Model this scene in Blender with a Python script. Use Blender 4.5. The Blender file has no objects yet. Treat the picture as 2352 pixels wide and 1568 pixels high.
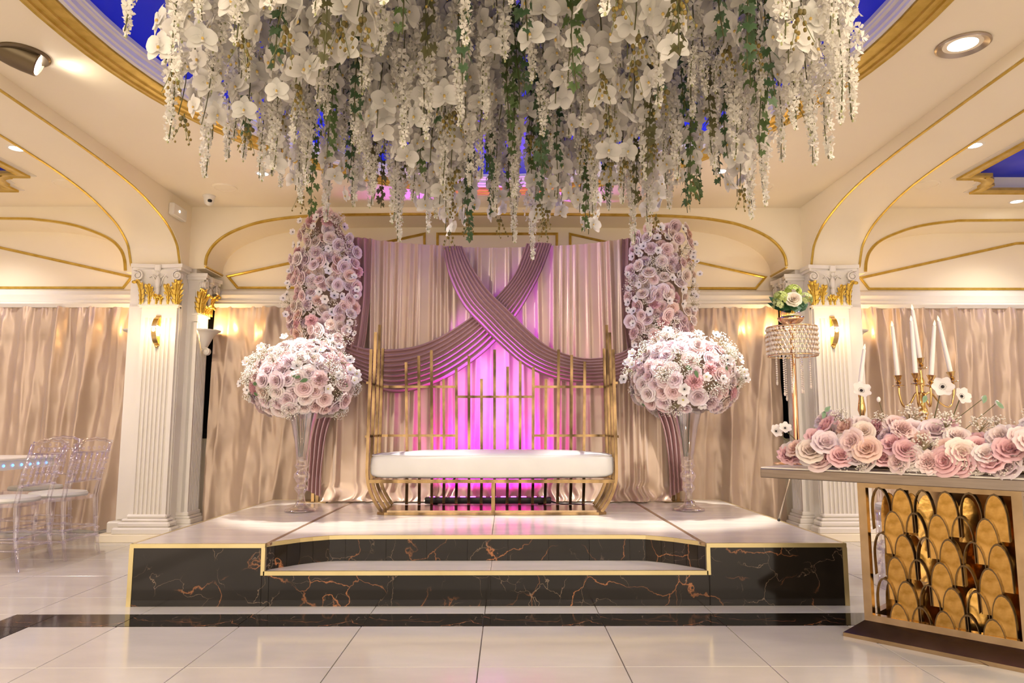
import bpy, math, random
from mathutils import Vector, Matrix, Euler, noise
R = math.radians
PI = math.pi
rnd = random.Random(11)
S = bpy.context.scene
COL = S.collection
XC = -0.10            # centre line of the room

# ------------------------------------------------------------------ camera
cam = bpy.data.objects.new('camera', bpy.data.cameras.new('camera'))
COL.objects.link(cam); S.camera = cam
cam.data.sensor_width = 36.0; cam.data.lens = 36.0 * 1636 / 2352
cam.data.clip_start = 0.05
cam.location = (0, 0, 1.0); cam.rotation_euler = (R(90 + 6.76), 0, R(-0.385))

_p, _w = R(6.76), R(0.385)
_F = Vector((math.sin(_w)*math.cos(_p), math.cos(_w)*math.cos(_p), math.sin(_p)))
_R = Vector((math.cos(_w), -math.sin(_w), 0)); _U = _R.cross(_F)
def ray(u, v): return _F*1636 + _R*(u-1176) - _U*(v-784)
def P(u, v, y):
    d = ray(u, v); return Vector((0, 0, 1)) + d*(y/d.y)
def PZ(u, v, z):
    d = ray(u, v); return Vector((0, 0, 1)) + d*((z-1)/d.z)

# ------------------------------------------------------------------ view, world
S.view_settings.view_transform = 'Standard'; S.view_settings.look = 'None'
S.view_settings.gamma = 1.0; S.view_settings.use_curve_mapping = False
S.view_settings.exposure = 0.73
w = bpy.data.worlds.new('hall_fill'); S.world = w; w.use_nodes = True
w.node_tree.nodes['Background'].inputs[0].default_value = (1.0, 0.86, 0.69, 1)
w.node_tree.nodes['Background'].inputs[1].default_value = 1.75  # warm fill from all round, added for the unseen rest of the hall
cy = S.cycles
cy.max_bounces = 7; cy.diffuse_bounces = 4; cy.glossy_bounces = 4; cy.transmission_bounces = 6
cy.transparent_max_bounces = 8; cy.caustics_reflective = False; cy.caustics_refractive = False
cy.sample_clamp_indirect = 4.0; cy.use_denoising = True; cy.blur_glossy = 1.0
cy.use_adaptive_sampling = True; cy.adaptive_threshold = 0.015

def light(name, kind, loc, power, color, target=None, **kw):
    d = bpy.data.lights.new(name, kind); d.energy = power; d.color = color
    for k, v in kw.items(): setattr(d, k, v)
    o = bpy.data.objects.new(name, d); COL.objects.link(o); o.location = loc
    if target is not None:
        o.rotation_euler = (Vector(target)-Vector(loc)).to_track_quat('-Z', 'Y').to_euler()
    return o
WARM = (1.0, 0.82, 0.61); WHITE = (1.0, 0.93, 0.86); AMBER = (1.0, 0.62, 0.25)
# added fill lamps, standing for unseen hall downlights around and behind the camera
for (x, y, e) in [(-1.4, -0.6, 45), (1.2, -0.6, 45), (-2.55, 1.6, 18), (2.35, 1.6, 18),
                  (-4.6, 1.5, 40), (4.4, 1.5, 40), (-4.6, 4.2, 22), (4.4, 4.2, 20)]:
    light('downlight', 'AREA', (x, y, 2.98), e, WARM, (x, y, 0), shape='DISK', size=0.35)
# eyeball spots aimed across the stage
light('spot_left', 'SPOT', (-2.55, 3.82, 2.97), 95, WHITE, (1.4, 5.75, 1.3), spot_size=R(55), spot_blend=0.5, shadow_soft_size=0.03)
light('spot_right', 'SPOT', (2.44, 3.64, 3.00), 60, WHITE, (-0.9, 5.6, 0.5), spot_size=R(62), spot_blend=0.5, shadow_soft_size=0.03)
# spots over the two vases and over the stage edge
light('spot_vase', 'SPOT', (-1.95, 5.62, 3.03), 310, WHITE, (-1.45, 5.6, 1.4), spot_size=R(46), spot_blend=0.4, shadow_soft_size=0.03)
light('spot_vase', 'SPOT', (1.70, 5.58, 3.03), 310, WHITE, (1.35, 5.6, 1.4), spot_size=R(46), spot_blend=0.4, shadow_soft_size=0.03)
light('spot_stage', 'SPOT', (-0.1, 4.55, 3.03), 36, WHITE, (-0.1, 4.75, 0.3), spot_size=R(52), spot_blend=0.35, shadow_soft_size=0.03)
# aisle downlights near the back wall
for (x, y) in [(-3.68, 5.16), (3.47, 5.06), (4.73, 6.38), (-5.0, 6.38)]:
    light('aisle_spot', 'SPOT', (x, y, 3.04), 30, WHITE, (x, y, 0), spot_size=R(120), spot_blend=0.8, shadow_soft_size=0.05)
# colour wash from the lamp bar on the stage behind the sofa
o = light('wash_magenta', 'AREA', (-0.14, 6.10, 0.425), 16, (1.0, 0.005, 0.82), (-0.14, 6.42, 0.85), shape='RECTANGLE', size=0.8, spread=R(95))
o.data.size_y = 0.05
for x in (-0.45, -0.02, 0.2):
    light('wash_violet', 'SPOT', (x, 6.10, 0.43), 16, (0.32, 0.02, 1.0), (x, 6.32, 1.7), spot_size=R(34), spot_blend=0.8, shadow_soft_size=0.03)

light('wash_violet', 'SPOT', (-0.14, 6.10, 0.43), 330, (0.42, 0.08, 1.0), (-0.14, 6.27, 3.07), spot_size=R(52), spot_blend=0.9, shadow_soft_size=0.05)

# ------------------------------------------------------------------ materials
def mat(name, base=(0.8, 0.8, 0.8), rough=0.5, metal=0.0, **kw):
    m = bpy.data.materials.new(name); m.use_nodes = True
    b = m.node_tree.nodes['Principled BSDF']
    b.inputs['Base Color'].default_value = (*base, 1)
    b.inputs['Roughness'].default_value = rough; b.inputs['Metallic'].default_value = metal
    for k, v in kw.items(): b.inputs[k.replace('_', ' ')].default_value = v
    return m
def nodes(m): return m.node_tree.nodes, m.node_tree.links, m.node_tree.nodes['Principled BSDF']
def ramp(n, stops):
    r = n.new('ShaderNodeValToRGB'); e = r.color_ramp.elements
    while len(e) < len(stops): e.new(0.5)
    for i, (p, c) in enumerate(stops): e[i].position = p; e[i].color = (*c, 1)
    return r
def vary(m, c1, c2, scale=3.0, bump=0.0, bscale=60.0, rough=None, detail=4.0, stretch=None):
    n, l, b = nodes(m)
    tc = n.new('ShaderNodeTexCoord'); mp = n.new('ShaderNodeMapping'); l.new(tc.outputs['Object'], mp.inputs[0])
    if stretch: mp.inputs['Scale'].default_value = stretch
    t = n.new('ShaderNodeTexNoise'); t.inputs['Scale'].default_value = scale; t.inputs['Detail'].default_value = detail
    l.new(mp.outputs[0], t.inputs[0])
    r = ramp(n, [(0.35, c1), (0.65, c2)]); l.new(t.outputs[0], r.inputs[0]); l.new(r.outputs[0], b.inputs['Base Color'])
    if rough:
        mr = n.new('ShaderNodeMapRange'); mr.inputs[3].default_value = rough[0]; mr.inputs[4].default_value = rough[1]
        l.new(t.outputs[0], mr.inputs[0]); l.new(mr.outputs[0], b.inputs['Roughness'])
    if bump:
        t2 = n.new('ShaderNodeTexNoise'); t2.inputs['Scale'].default_value = bscale; l.new(mp.outputs[0], t2.inputs[0])
        bp = n.new('ShaderNodeBump'); bp.inputs['Strength'].default_value = bump; bp.inputs['Distance'].default_value = 0.01
        l.new(t2.outputs[0], bp.inputs['Height']); l.new(bp.outputs[0], b.inputs['Normal'])
    return m
PLASTER = vary(mat('cream_plaster', rough=0.45), (0.90, 0.80, 0.61), (0.92, 0.83, 0.65), 1.2, 0.04, 40)
WHITEP = vary(mat('white_paint', rough=0.35), (0.77, 0.725, 0.65), (0.80, 0.755, 0.685), 3, 0.03, 80)
GOLDP = vary(mat('gold_paint', rough=0.32, metal=0.55), (0.55, 0.36, 0.05), (0.68, 0.47, 0.10), 14, 0.1, 60)
GILT = vary(mat('gilded_leaf', rough=0.28, metal=0.7), (0.62, 0.40, 0.05), (0.80, 0.56, 0.12), 30, 0.1, 90)
BRASS = vary(mat('polished_brass', rough=0.18, metal=1.0), (0.62, 0.42, 0.16), (0.78, 0.56, 0.25), 8)
SOFAG = vary(mat('antique_gold_tube', rough=0.2, metal=1.0), (0.13, 0.08, 0.04), (0.46, 0.30, 0.14), 9, stretch=(1, 1, 0.5))
BARM = vary(mat('dark_gold_tube', rough=0.22, metal=1.0), (0.07, 0.042, 0.022), (0.36, 0.23, 0.11), 7, stretch=(1, 1, 0.6))
ROSEG = mat('rose_gold', (0.86, 0.55, 0.33), 0.12, 1.0)
EDGE = vary(mat('champagne_edge', rough=0.3, metal=0.6), (0.62, 0.50, 0.24), (0.68, 0.56, 0.29), 4)
TILE = vary(mat('cream_tile', rough=0.12), (0.55, 0.535, 0.51), (0.605, 0.59, 0.56), 2.2, 0.0, rough=(0.08, 0.18), detail=8, stretch=(1, 3, 1))
STILE = vary(mat('stage_tile', rough=0.2), (0.66, 0.61, 0.54), (0.72, 0.665, 0.59), 2.5, 0.0, rough=(0.14, 0.26), detail=8, stretch=(1, 4, 1))
GROUT = mat('grey_grout', (0.22, 0.19, 0.16), 0.8)
BROWN = mat('bronze_strip', (0.30, 0.19, 0.11), 0.35, 0.4)
def marble():
    m = mat('black_marble', rough=0.09); n, l, b = nodes(m)
    tc = n.new('ShaderNodeTexCoord')
    nz = n.new('ShaderNodeTexNoise'); nz.inputs['Scale'].default_value = 2.6; nz.inputs['Detail'].default_value = 6
    l.new(tc.outputs['Object'], nz.inputs[0])
    mx = n.new('ShaderNodeMixRGB'); mx.blend_type = 'ADD'; mx.inputs[0].default_value = 0.55
    l.new(tc.outputs['Object'], mx.inputs[1]); l.new(nz.outputs['Color'], mx.inputs[2])
    prev = None
    for sc, w_, cA in ((2.3, 0.009, (0.42, 0.17, 0.07)), (4.3, 0.008, (0.24, 0.17, 0.12))):
        v = n.new('ShaderNodeTexVoronoi'); v.feature = 'DISTANCE_TO_EDGE'; v.inputs['Scale'].default_value = sc
        l.new(mx.outputs[0], v.inputs[0])
        r = ramp(n, [(0.0, (1, 1, 1)), (w_, (0, 0, 0))]); l.new(v.outputs[0], r.inputs[0])
        msk = n.new('ShaderNodeTexNoise'); msk.inputs['Scale'].default_value = sc*1.3; l.new(tc.outputs['Object'], msk.inputs[0])
        mr = ramp(n, [(0.42, (0, 0, 0)), (0.60, (1, 1, 1))]); l.new(msk.outputs[0], mr.inputs[0])
        mu = n.new('ShaderNodeMath'); mu.operation = 'MULTIPLY'; l.new(r.outputs[0], mu.inputs[0]); l.new(mr.outputs[0], mu.inputs[1])
        cm = n.new('ShaderNodeMixRGB'); l.new(mu.outputs[0], cm.inputs[0]); cm.inputs[2].default_value = (*cA, 1)
        if prev is None:
            g = n.new('ShaderNodeTexNoise'); g.inputs['Scale'].default_value = 1.5; l.new(tc.outputs['Object'], g.inputs[0])
            gr = ramp(n, [(0.3, (0.010, 0.008, 0.006)), (0.7, (0.022, 0.017, 0.014))]); l.new(g.outputs[0], gr.inputs[0])
            l.new(gr.outputs[0], cm.inputs[1])
        else: l.new(prev.outputs[0], cm.inputs[1])
        prev = cm
    l.new(prev.outputs[0], b.inputs['Base Color']); b.inputs['Specular IOR Level'].default_value = 0.32
    return m
MARBLE = marble()
def sky_paint():
    m = mat('blue_sky_paint', rough=0.6); n, l, b = nodes(m)
    tc = n.new('ShaderNodeTexCoord'); t = n.new('ShaderNodeTexNoise'); t.inputs['Scale'].default_value = 1.1; t.inputs['Detail'].default_value = 3
    l.new(tc.outputs['Object'], t.inputs[0])
    r = ramp(n, [(0.42, (0.012, 0.035, 0.80)), (0.60, (0.10, 0.10, 0.80)), (0.78, (0.5, 0.42, 0.80))])
    l.new(t.outputs[0], r.inputs[0]); l.new(r.outputs[0], b.inputs['Base Color'])
    return m
SKYP = sky_paint()
def satin(name, c1, c2, rough=0.36, trans=0.0, bump=0.15, bs=9.0, metal=0.0):
    m = vary(mat(name, rough=rough), c1, c2, 2.0, bump, bs)
    n, l, b = nodes(m)
    b.inputs['Sheen Weight'].default_value = 0.25
    b.inputs['Metallic'].default_value = metal
    if trans:
        tr = n.new('ShaderNodeBsdfTransparent'); mx = n.new('ShaderNodeMixShader'); mx.inputs[0].default_value = trans
        out = n['Material Output']
        l.new(b.outputs[0], mx.inputs[1]); l.new(tr.outputs[0], mx.inputs[2]); l.new(mx.outputs[0], out.inputs[0])
    return m
CURTAIN = satin('champagne_satin', (0.62, 0.455, 0.335), (0.72, 0.545, 0.41), 0.32, 0.22, 0.4, 7, 0.25)
DRAPE = satin('blush_satin', (0.52, 0.375, 0.265), (0.58, 0.43, 0.31), 0.33, 0.0, 0.12, 5, 0.2)
MAUVE = satin('mauve_satin', (0.30, 0.155, 0.15), (0.36, 0.20, 0.19), 0.34, 0.0, 0.05, 8)
LEATHER = vary(mat('white_leatherette', rough=0.35), (0.60, 0.585, 0.55), (0.64, 0.625, 0.59), 3, 0.05, 30)
BLACK = mat('black_frame', (0.012, 0.011, 0.010), 0.2)
BLACKG = mat('night_glass', (0.004, 0.004, 0.004), 0.08)
PLASTIC = mat('white_plastic', (0.82, 0.78, 0.70), 0.35)
BRONZE = mat('dark_bronze', (0.16, 0.12, 0.07), 0.35, 0.8)
NICKEL = mat('satin_nickel', (0.45, 0.38, 0.30), 0.3, 1.0)
STEEL = vary(mat('brushed_steel', rough=0.32, metal=0.9), (0.27, 0.225, 0.20), (0.34, 0.285, 0.25), 5, stretch=(1, 1, 20))
BRONZEM = vary(mat('bronze_mirror', rough=0.16, metal=1.0), (0.40, 0.29, 0.18), (0.50, 0.37, 0.24), 12)
GOLDM = vary(mat('gold_mirror', rough=0.17, metal=1.0), (0.50, 0.28, 0.06), (0.80, 0.48, 0.15), 22, 0.08, 30)
ARCHM = mat('dark_gold_band', (0.16, 0.11, 0.06), 0.25, 0.9)
WAX = mat('ivory_wax', (0.86, 0.82, 0.80), 0.4)
def emit(name, c, s):
    m = bpy.data.materials.new(name); m.use_nodes = True; n = m.node_tree.nodes; n.clear()
    e = n.new('ShaderNodeEmission'); e.inputs[0].default_value = (*c, 1); e.inputs[1].default_value = s
    o = n.new('ShaderNodeOutputMaterial'); m.node_tree.links.new(e.outputs[0], o.inputs[0]); return m
BULB = emit('lamp_white', (1, 0.95, 0.9), 9); BULBW = emit('lamp_warm', (1, 0.80, 0.45), 7)
FLAME = emit('flame_bulb', (1.0, 0.72, 0.42), 1.3); LEDM = emit('led_magenta', (0.9, 0.12, 1.0), 3)
LEDB = emit('led_blue', (0.1, 0.3, 1.0), 3)
GLASS = mat('clear_glass', (1, 1, 1), 0.02, Transmission_Weight=1.0, IOR=1.35)
def thin_clear(name, tint, gl=0.10):
    m = bpy.data.materials.new(name); m.use_nodes = True; n = m.node_tree.nodes; l = m.node_tree.links; n.clear()
    t = n.new('ShaderNodeBsdfTransparent'); t.inputs[0].default_value = (*tint, 1)
    g = n.new('ShaderNodeBsdfGlossy'); g.inputs[0].default_value = (0.95, 0.93, 1, 1); g.inputs['Roughness'].default_value = 0.08
    f = n.new('ShaderNodeLayerWeight'); f.inputs[0].default_value = 0.35
    mr = n.new('ShaderNodeMapRange'); mr.inputs[3].default_value = gl; mr.inputs[4].default_value = 0.75
    l.new(f.outputs['Facing'], mr.inputs[0])
    mx = n.new('ShaderNodeMixShader'); l.new(mr.outputs[0], mx.inputs[0]); l.new(t.outputs[0], mx.inputs[1]); l.new(g.outputs[0], mx.inputs[2])
    o = n.new('ShaderNodeOutputMaterial'); l.new(mx.outputs[0], o.inputs[0]); return m
ACRYL = thin_clear('clear_acrylic', (0.95, 0.935, 0.955))
VGLASS = thin_clear('vase_glass', (0.965, 0.95, 0.94), 0.07)
CRYST = mat('crystal', (1.0, 0.88, 0.78), 0.05, 0.0, Transmission_Weight=0.25, IOR=1.6)
WIREG = mat('wire_gold', (0.85, 0.60, 0.35), 0.2, 1.0)
FOAM = mat('green_foam', (0.30, 0.42, 0.06), 0.6)
STEM = mat('stem_green', (0.10, 0.10, 0.035), 0.6)
NET = mat('beige_net', (0.34, 0.25, 0.19), 0.9)
TWIG = mat('dry_twig', (0.20, 0.14, 0.08), 0.7)
def petal(name, trans=0.25):
    # colour = the flower's own colour (object colour) times the petal colour stored on the mesh
    m = bpy.data.materials.new(name); m.use_nodes = True; n, l, b = nodes(m)
    oi = n.new('ShaderNodeObjectInfo'); at = n.new('ShaderNodeAttribute'); at.attribute_name = 'tint'
    mx = n.new('ShaderNodeMixRGB'); mx.blend_type = 'MULTIPLY'; mx.inputs[0].default_value = 1
    l.new(oi.outputs['Color'], mx.inputs[1]); l.new(at.outputs['Color'], mx.inputs[2]); l.new(mx.outputs[0], b.inputs['Base Color'])
    b.inputs['Roughness'].default_value = 0.55
    t = n.new('ShaderNodeBsdfTranslucent'); l.new(mx.outputs[0], t.inputs[0])
    ms = n.new('ShaderNodeMixShader'); ms.inputs[0].default_value = trans
    l.new(b.outputs[0], ms.inputs[1]); l.new(t.outputs[0], ms.inputs[2]); l.new(ms.outputs[0], n['Material Output'].inputs[0])
    return m
PETAL = petal('silk_petal')
LEAF = petal('silk_leaf', 0.15)

# ------------------------------------------------------------------ mesh builder
class MB:
    def __init__(s): s.v = []; s.f = []; s.c = None
    def add(s, V, F):
        o = len(s.v); s.v += [tuple(p) for p in V]; s.f += [tuple(i+o for i in f) for f in F]; return s
    def box(s, x0, x1, y0, y1, z0, z1, M=None, bev=0.0):
        if bev:
            b = bev; V = []
            for z, k in ((z0, b), (z0+b, 0), (z1-b, 0), (z1, b)):
                q = b*0.6 if k == 0 else b
                for (x, y) in ((x0+b+(k and b*.3), y0+(k and b)), (x1-b-(k and b*.3), y0+(k and b)), (x1-(k and b), y0+b+(k and b*.3)), (x1-(k and b), y1-b-(k and b*.3)),
                               (x1-b-(k and b*.3), y1-(k and b)), (x0+b+(k and b*.3), y1-(k and b)), (x0+(k and b), y1-b-(k and b*.3)), (x0+(k and b), y0+b+(k and b*.3))):
                    V.append((x, y, z))
            F = [tuple(range(7, -1, -1)), tuple(range(24, 32))]
            for r in range(3):
                for i in range(8): F.append((r*8+i, r*8+(i+1) % 8, r*8+8+(i+1) % 8, r*8+8+i))
        else:
            V = [(x0, y0, z0), (x1, y0, z0), (x1, y1, z0), (x0, y1, z0), (x0, y0, z1), (x1, y0, z1), (x1, y1, z1), (x0, y1, z1)]
            F = [(3, 2, 1, 0), (4, 5, 6, 7), (0, 1, 5, 4), (1, 2, 6, 5), (2, 3, 7, 6), (3, 0, 4, 7)]
        if M: V = [M @ Vector(p) for p in V]
        return s.add(V, F)
    def prism(s, poly, z0, z1, M=None):
        n = len(poly); V = [(x, y, z0) for x, y in poly]+[(x, y, z1) for x, y in poly]
        F = [tuple(range(n-1, -1, -1)), tuple(range(n, 2*n))]+[(i, (i+1) % n, n+(i+1) % n, n+i) for i in range(n)]
        if M: V = [M @ Vector(p) for p in V]
        return s.add(V, F)
    def lathe(s, prof, n=24, M=None, a0=0.0, a1=2*PI, cap=True):
        V = []; F = []; full = abs(a1-a0-2*PI) < 1e-6; k = n if full else n+1
        for (r, z) in prof:
            for i in range(k):
                a = a0+(a1-a0)*i/n; V.append((r*math.cos(a), r*math.sin(a), z))
        for j in range(len(prof)-1):
            for i in range(n):
                i2 = (i+1) % k; F.append((j*k+i, j*k+i2, (j+1)*k+i2, (j+1)*k+i))
        if cap and full:
            if prof[0][0] > 1e-4: F.append(tuple(range(k-1, -1, -1)))
            if prof[-1][0] > 1e-4: F.append(tuple((len(prof)-1)*k+i for i in range(k)))
        if M: V = [M @ Vector(p) for p in V]
        return s.add(V, F)
    def ell(s, c, r, n=12, m=8, M=None):
        if not hasattr(r, '__len__'): r = (r, r, r)
        prof = [(max(1e-5, math.sin(PI*j/m)), -math.cos(PI*j/m)) for j in range(m+1)]
        T = Matrix.Translation(c) @ (M or Matrix()) @ Matrix.Diagonal((*r, 1))
        return s.lathe(prof, n, T, cap=False)
    def tube(s, pts, r, n=6, sq=False, cap=True, up=None):
        pts = [Vector(p) for p in pts]; k = len(pts)
        rr = r if hasattr(r, '__len__') else [r]*k
        V = []; F = []; u = None
        if sq: n = 4
        for i, p in enumerate(pts):
            t = (pts[min(i+1, k-1)]-pts[max(i-1, 0)]).normalized()
            if u is None:
                u = Vector(up) if up else (Vector((0, 0, 1)) if abs(t.z) < 0.9 else Vector((0, 1, 0)))
            u = (u-t*u.dot(t)).normalized(); w_ = t.cross(u)
            for j in range(n):
                a = 2*PI*j/n+(PI/4 if sq else 0); q = rr[i]*(1.414 if sq else 1)
                V.append(p+(u*math.cos(a)+w_*math.sin(a))*q)
        for i in range(k-1):
            for j in range(n): F.append((i*n+j, i*n+(j+1) % n, (i+1)*n+(j+1) % n, (i+1)*n+j))
        if cap: F += [tuple(range(n-1, -1, -1)), tuple((k-1)*n+j for j in range(n))]
        return s.add(V, F)
    def sweep(s, pts, prof, up, closed=False):
        # prof: (a along side, b along up); side = tangent x up, mitred by averaging
        pts = [Vector(p) for p in pts]; up = Vector(up).normalized(); k = len(pts); n = len(prof); V = []; F = []
        for i, p in enumerate(pts):
            if closed: a, b_ = pts[i-1], pts[(i+1) % k]
            else: a, b_ = pts[max(i-1, 0)], pts[min(i+1, k-1)]
            t1 = (p-a).normalized() if (p-a).length > 1e-9 else (b_-p).normalized()
            t2 = (b_-p).normalized() if (b_-p).length > 1e-9 else t1
            s1, s2 = t1.cross(up).normalized(), t2.cross(up).normalized()
            sd = (s1+s2).normalized(); sd = sd/max(0.35, sd.dot(s1))
            for (x, y) in prof: V.append(p+sd*x+up*y)
        for i in range(k if closed else k-1):
            for j in range(n): F.append((i*n+j, ((i+1) % k)*n+j, ((i+1) % k)*n+(j+1) % n, i*n+(j+1) % n))
        if not closed: F += [tuple(range(n)), tuple((k-1)*n+j for j in range(n-1, -1, -1))]
        return s.add(V, F)
    def grid(s, fn, nu, nv, thick=None):
        V = [fn(i/nu, j/nv) for j in range(nv+1) for i in range(nu+1)]
        F = [(j*(nu+1)+i, j*(nu+1)+i+1, (j+1)*(nu+1)+i+1, (j+1)*(nu+1)+i) for j in range(nv) for i in range(nu)]
        return s.add(V, F)
def mesh(name, mb, m, smooth=False, tint=None):
    me = bpy.data.meshes.new(name); me.from_pydata(mb.v, [], mb.f)
    if m: me.materials.append(m)
    if smooth is True: me.polygons.foreach_set('use_smooth', [True]*len(me.polygons))
    elif smooth: me.polygons.foreach_set('use_smooth', [True]*len(me.polygons)); me.set_sharp_from_angle(angle=R(smooth))
    if tint is not None:
        a = me.color_attributes.new('tint', 'FLOAT_COLOR', 'POINT')
        a.data.foreach_set('color', [x for c in tint for x in (*c, 1)])
    me.update(); return me
def link(name, data, parent=None, loc=(0, 0, 0), rot=None, scale=None, color=None, **pr):
    o = bpy.data.objects.new(name, data); COL.objects.link(o)
    if parent is not None: o.parent = parent
    o.location = loc
    if rot is not None:
        if len(rot) == 4: o.rotation_mode = 'QUATERNION'; o.rotation_quaternion = rot
        else: o.rotation_euler = rot
    if scale is not None: o.scale = scale if hasattr(scale, '__len__') else (scale,)*3
    if color is not None: o.color = (*color, 1)
    for k, v in pr.items(): o[k] = v
    return o
def thing(name, label, cat, loc=(0, 0, 0), rz=0.0, group=None):
    o = link(name, None, None, loc, (0, 0, rz), label=label, category=cat)
    o.empty_display_size = 0.1
    if group: o['group'] = group
    return o
def wpart(name, mb, m, parent, smooth=False, **pr):
    """mesh written in world coordinates, hung under an unrotated parent"""
    b = Vector((0, 0, 0)); q = parent
    while q is not None: b += q.location; q = q.parent
    mb.v = [tuple(Vector(p)-b) for p in mb.v]
    return link(name, mesh(name, mb, m, smooth), parent, **pr)
def part(name, mb, m, parent, smooth=False, **pr):
    return link(name, mesh(name, mb, m, smooth), parent, **pr)
def struct(name, mb, m, smooth=False, parent=None, **pr):
    if parent is None: pr['kind'] = 'structure'
    return link(name, mesh(name, mb, m, smooth), parent, **pr)
def dup(root, loc, rz=0.0, label=None):
    r = root.copy(); COL.objects.link(r); r.location = loc; r.rotation_euler = (0, 0, rz)
    if label: r['label'] = label
    for ch in root.children:
        c = ch.copy(); COL.objects.link(c); c.parent = r
        for g in ch.children:
            d = g.copy(); COL.objects.link(d); d.parent = c
    return r
def mir(x): return 2*XC-x
def spline(pts, n=10):
    pts = [Vector(p) for p in pts]; out = []
    for i in range(len(pts)-1):
        a, b, c, d = pts[max(i-1, 0)], pts[i], pts[i+1], pts[min(i+2, len(pts)-1)]
        for k in range(n):
            t = k/n; out.append(0.5*((2*b)+(c-a)*t+(2*a-5*b+4*c-d)*t*t+(3*b-a-3*c+d)*t**3))
    out.append(pts[-1]); return out

# ================================================================== FLOOR
ZC = 3.07
G = 0.613
floor_ = struct('floor', MB().box(-7, 7, -4, 7.3, -0.10, -0.006), GROUT)
def cells(x0, x1, y0, y1, px, py, g):
    out = []
    i0 = math.floor((x0-px)/g); i1 = math.ceil((x1-px)/g)
    j0 = math.floor((y0-py)/g); j1 = math.ceil((y1-py)/g)
    for i in range(i0, i1):
        for j in range(j0, j1):
            a, b = max(x0, px+i*g), min(x1, px+(i+1)*g); c, d = max(y0, py+j*g), min(y1, py+(j+1)*g)
            if b-a > 0.02 and d-c > 0.02: out.append((a, b, c, d))
    return out
_tc = {}
def slab(name, a, b, c, d, z0, z1, m, parent, gap=0.0022):
    w_, h_ = b-a-2*gap, d-c-2*gap; key = (name, round(w_, 3), round(h_, 3), round(z1-z0, 3), m.name)
    if key not in _tc:
        t = 0.0015
        V = [(-w_/2, -h_/2, z0-z1), (w_/2, -h_/2, z0-z1), (w_/2, h_/2, z0-z1), (-w_/2, h_/2, z0-z1),
             (-w_/2, -h_/2, -t), (w_/2, -h_/2, -t), (w_/2, h_/2, -t), (-w_/2, h_/2, -t),
             (-w_/2+t, -h_/2+t, 0), (w_/2-t, -h_/2+t, 0), (w_/2-t, h_/2-t, 0), (-w_/2+t, h_/2-t, 0)]
        F = [(8, 9, 10, 11)]
        for r in (0, 4):
            for i in range(4): F.append((r+i, r+(i+1) % 4, r+4+(i+1) % 4, r+4+i))
        _tc[key] = mesh(name, MB().add(V, F), m)
    p = Vector((0, 0, 0)) if parent is None else parent.location
    return link(name, _tc[key], parent, loc=((a+b)/2-p.x, (c+d)/2-p.y, z1-p.z))
Y0 = 3.73-G*6
for reg in ((-2.40, 2.20, Y0, 3.73), (-6.9, 6.7, 3.97, 7.25), (-6.9, -2.62, Y0, 3.97), (2.42, 6.7, Y0, 3.97)):
    for (a, b, c, d) in cells(*reg, -0.12, 3.73, G):
        if a > -2.1 and b < 1.9 and c > 4.2 and d < 6.5: continue
        slab('floor_tile', a, b, c, d, -0.008, 0.0, TILE, floor_)
band = struct('trim_1', MB().box(-2.62, 2.42, 3.73, 3.97, -0.012, -0.004).box(-2.62, -2.40, Y0, 3.73, -0.012, -0.004).box(2.20, 2.42, Y0, 3.73, -0.012, -0.004), GROUT,
              label='narrow black marble border inlaid in the cream floor')
x = -2.62
for nx in (-2.40, -1.965, -1.36, -0.73, -0.125, 0.49, 1.10, 1.715, 2.20, 2.42):
    slab('border_tile', x, nx, 3.73, 3.97, -0.008, 0.0005, MARBLE, band, 0.001); x = nx
for k in range(6):
    for a in (-2.62, 2.20):
        slab('border_tile', a, a+0.22, 3.73-G*(k+1), 3.73-G*k, -0.008, 0.0005, MARBLE, band, 0.001)

# ================================================================== CEILING
EA, EB, ECY = 2.10, 2.62, 3.38
def el(a, b, t): return (XC+a*math.cos(t), ECY+b*math.sin(t))
NE = 96
mb = MB()
x0, x1, y0, y1 = -3.0, 2.8, -4.0, 6.6
for i in range(NE):
    t1, t2 = 2*PI*i/NE, 2*PI*(i+1)/NE
    def out(t):
        dx, dy = math.cos(t)*EA, math.sin(t)*EB
        k = min((x1-XC)/dx if dx > 1e-6 else ((x0-XC)/dx if dx < -1e-6 else 1e9), (y1-ECY)/dy if dy > 1e-6 else ((y0-ECY)/dy if dy < -1e-6 else 1e9))
        return (XC+dx*k, ECY+dy*k, ZC)
    a, b = el(EA, EB, t1), el(EA, EB, t2)
    o1, o2 = out(t1), out(t2)
    mid = []
    for cx_, cy_ in ((x0, y0), (x0, y1), (x1, y0), (x1, y1)):
        ang = math.atan2((cy_-ECY)/EB, (cx_-XC)/EA) % (2*PI)
        if t1 < ang < t2: mid = [(cx_, cy_, ZC)]
    mb.add([(*a, ZC), o1]+mid+[o2, (*b, ZC)], [tuple(range(3+len(mid)+1))])
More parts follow.
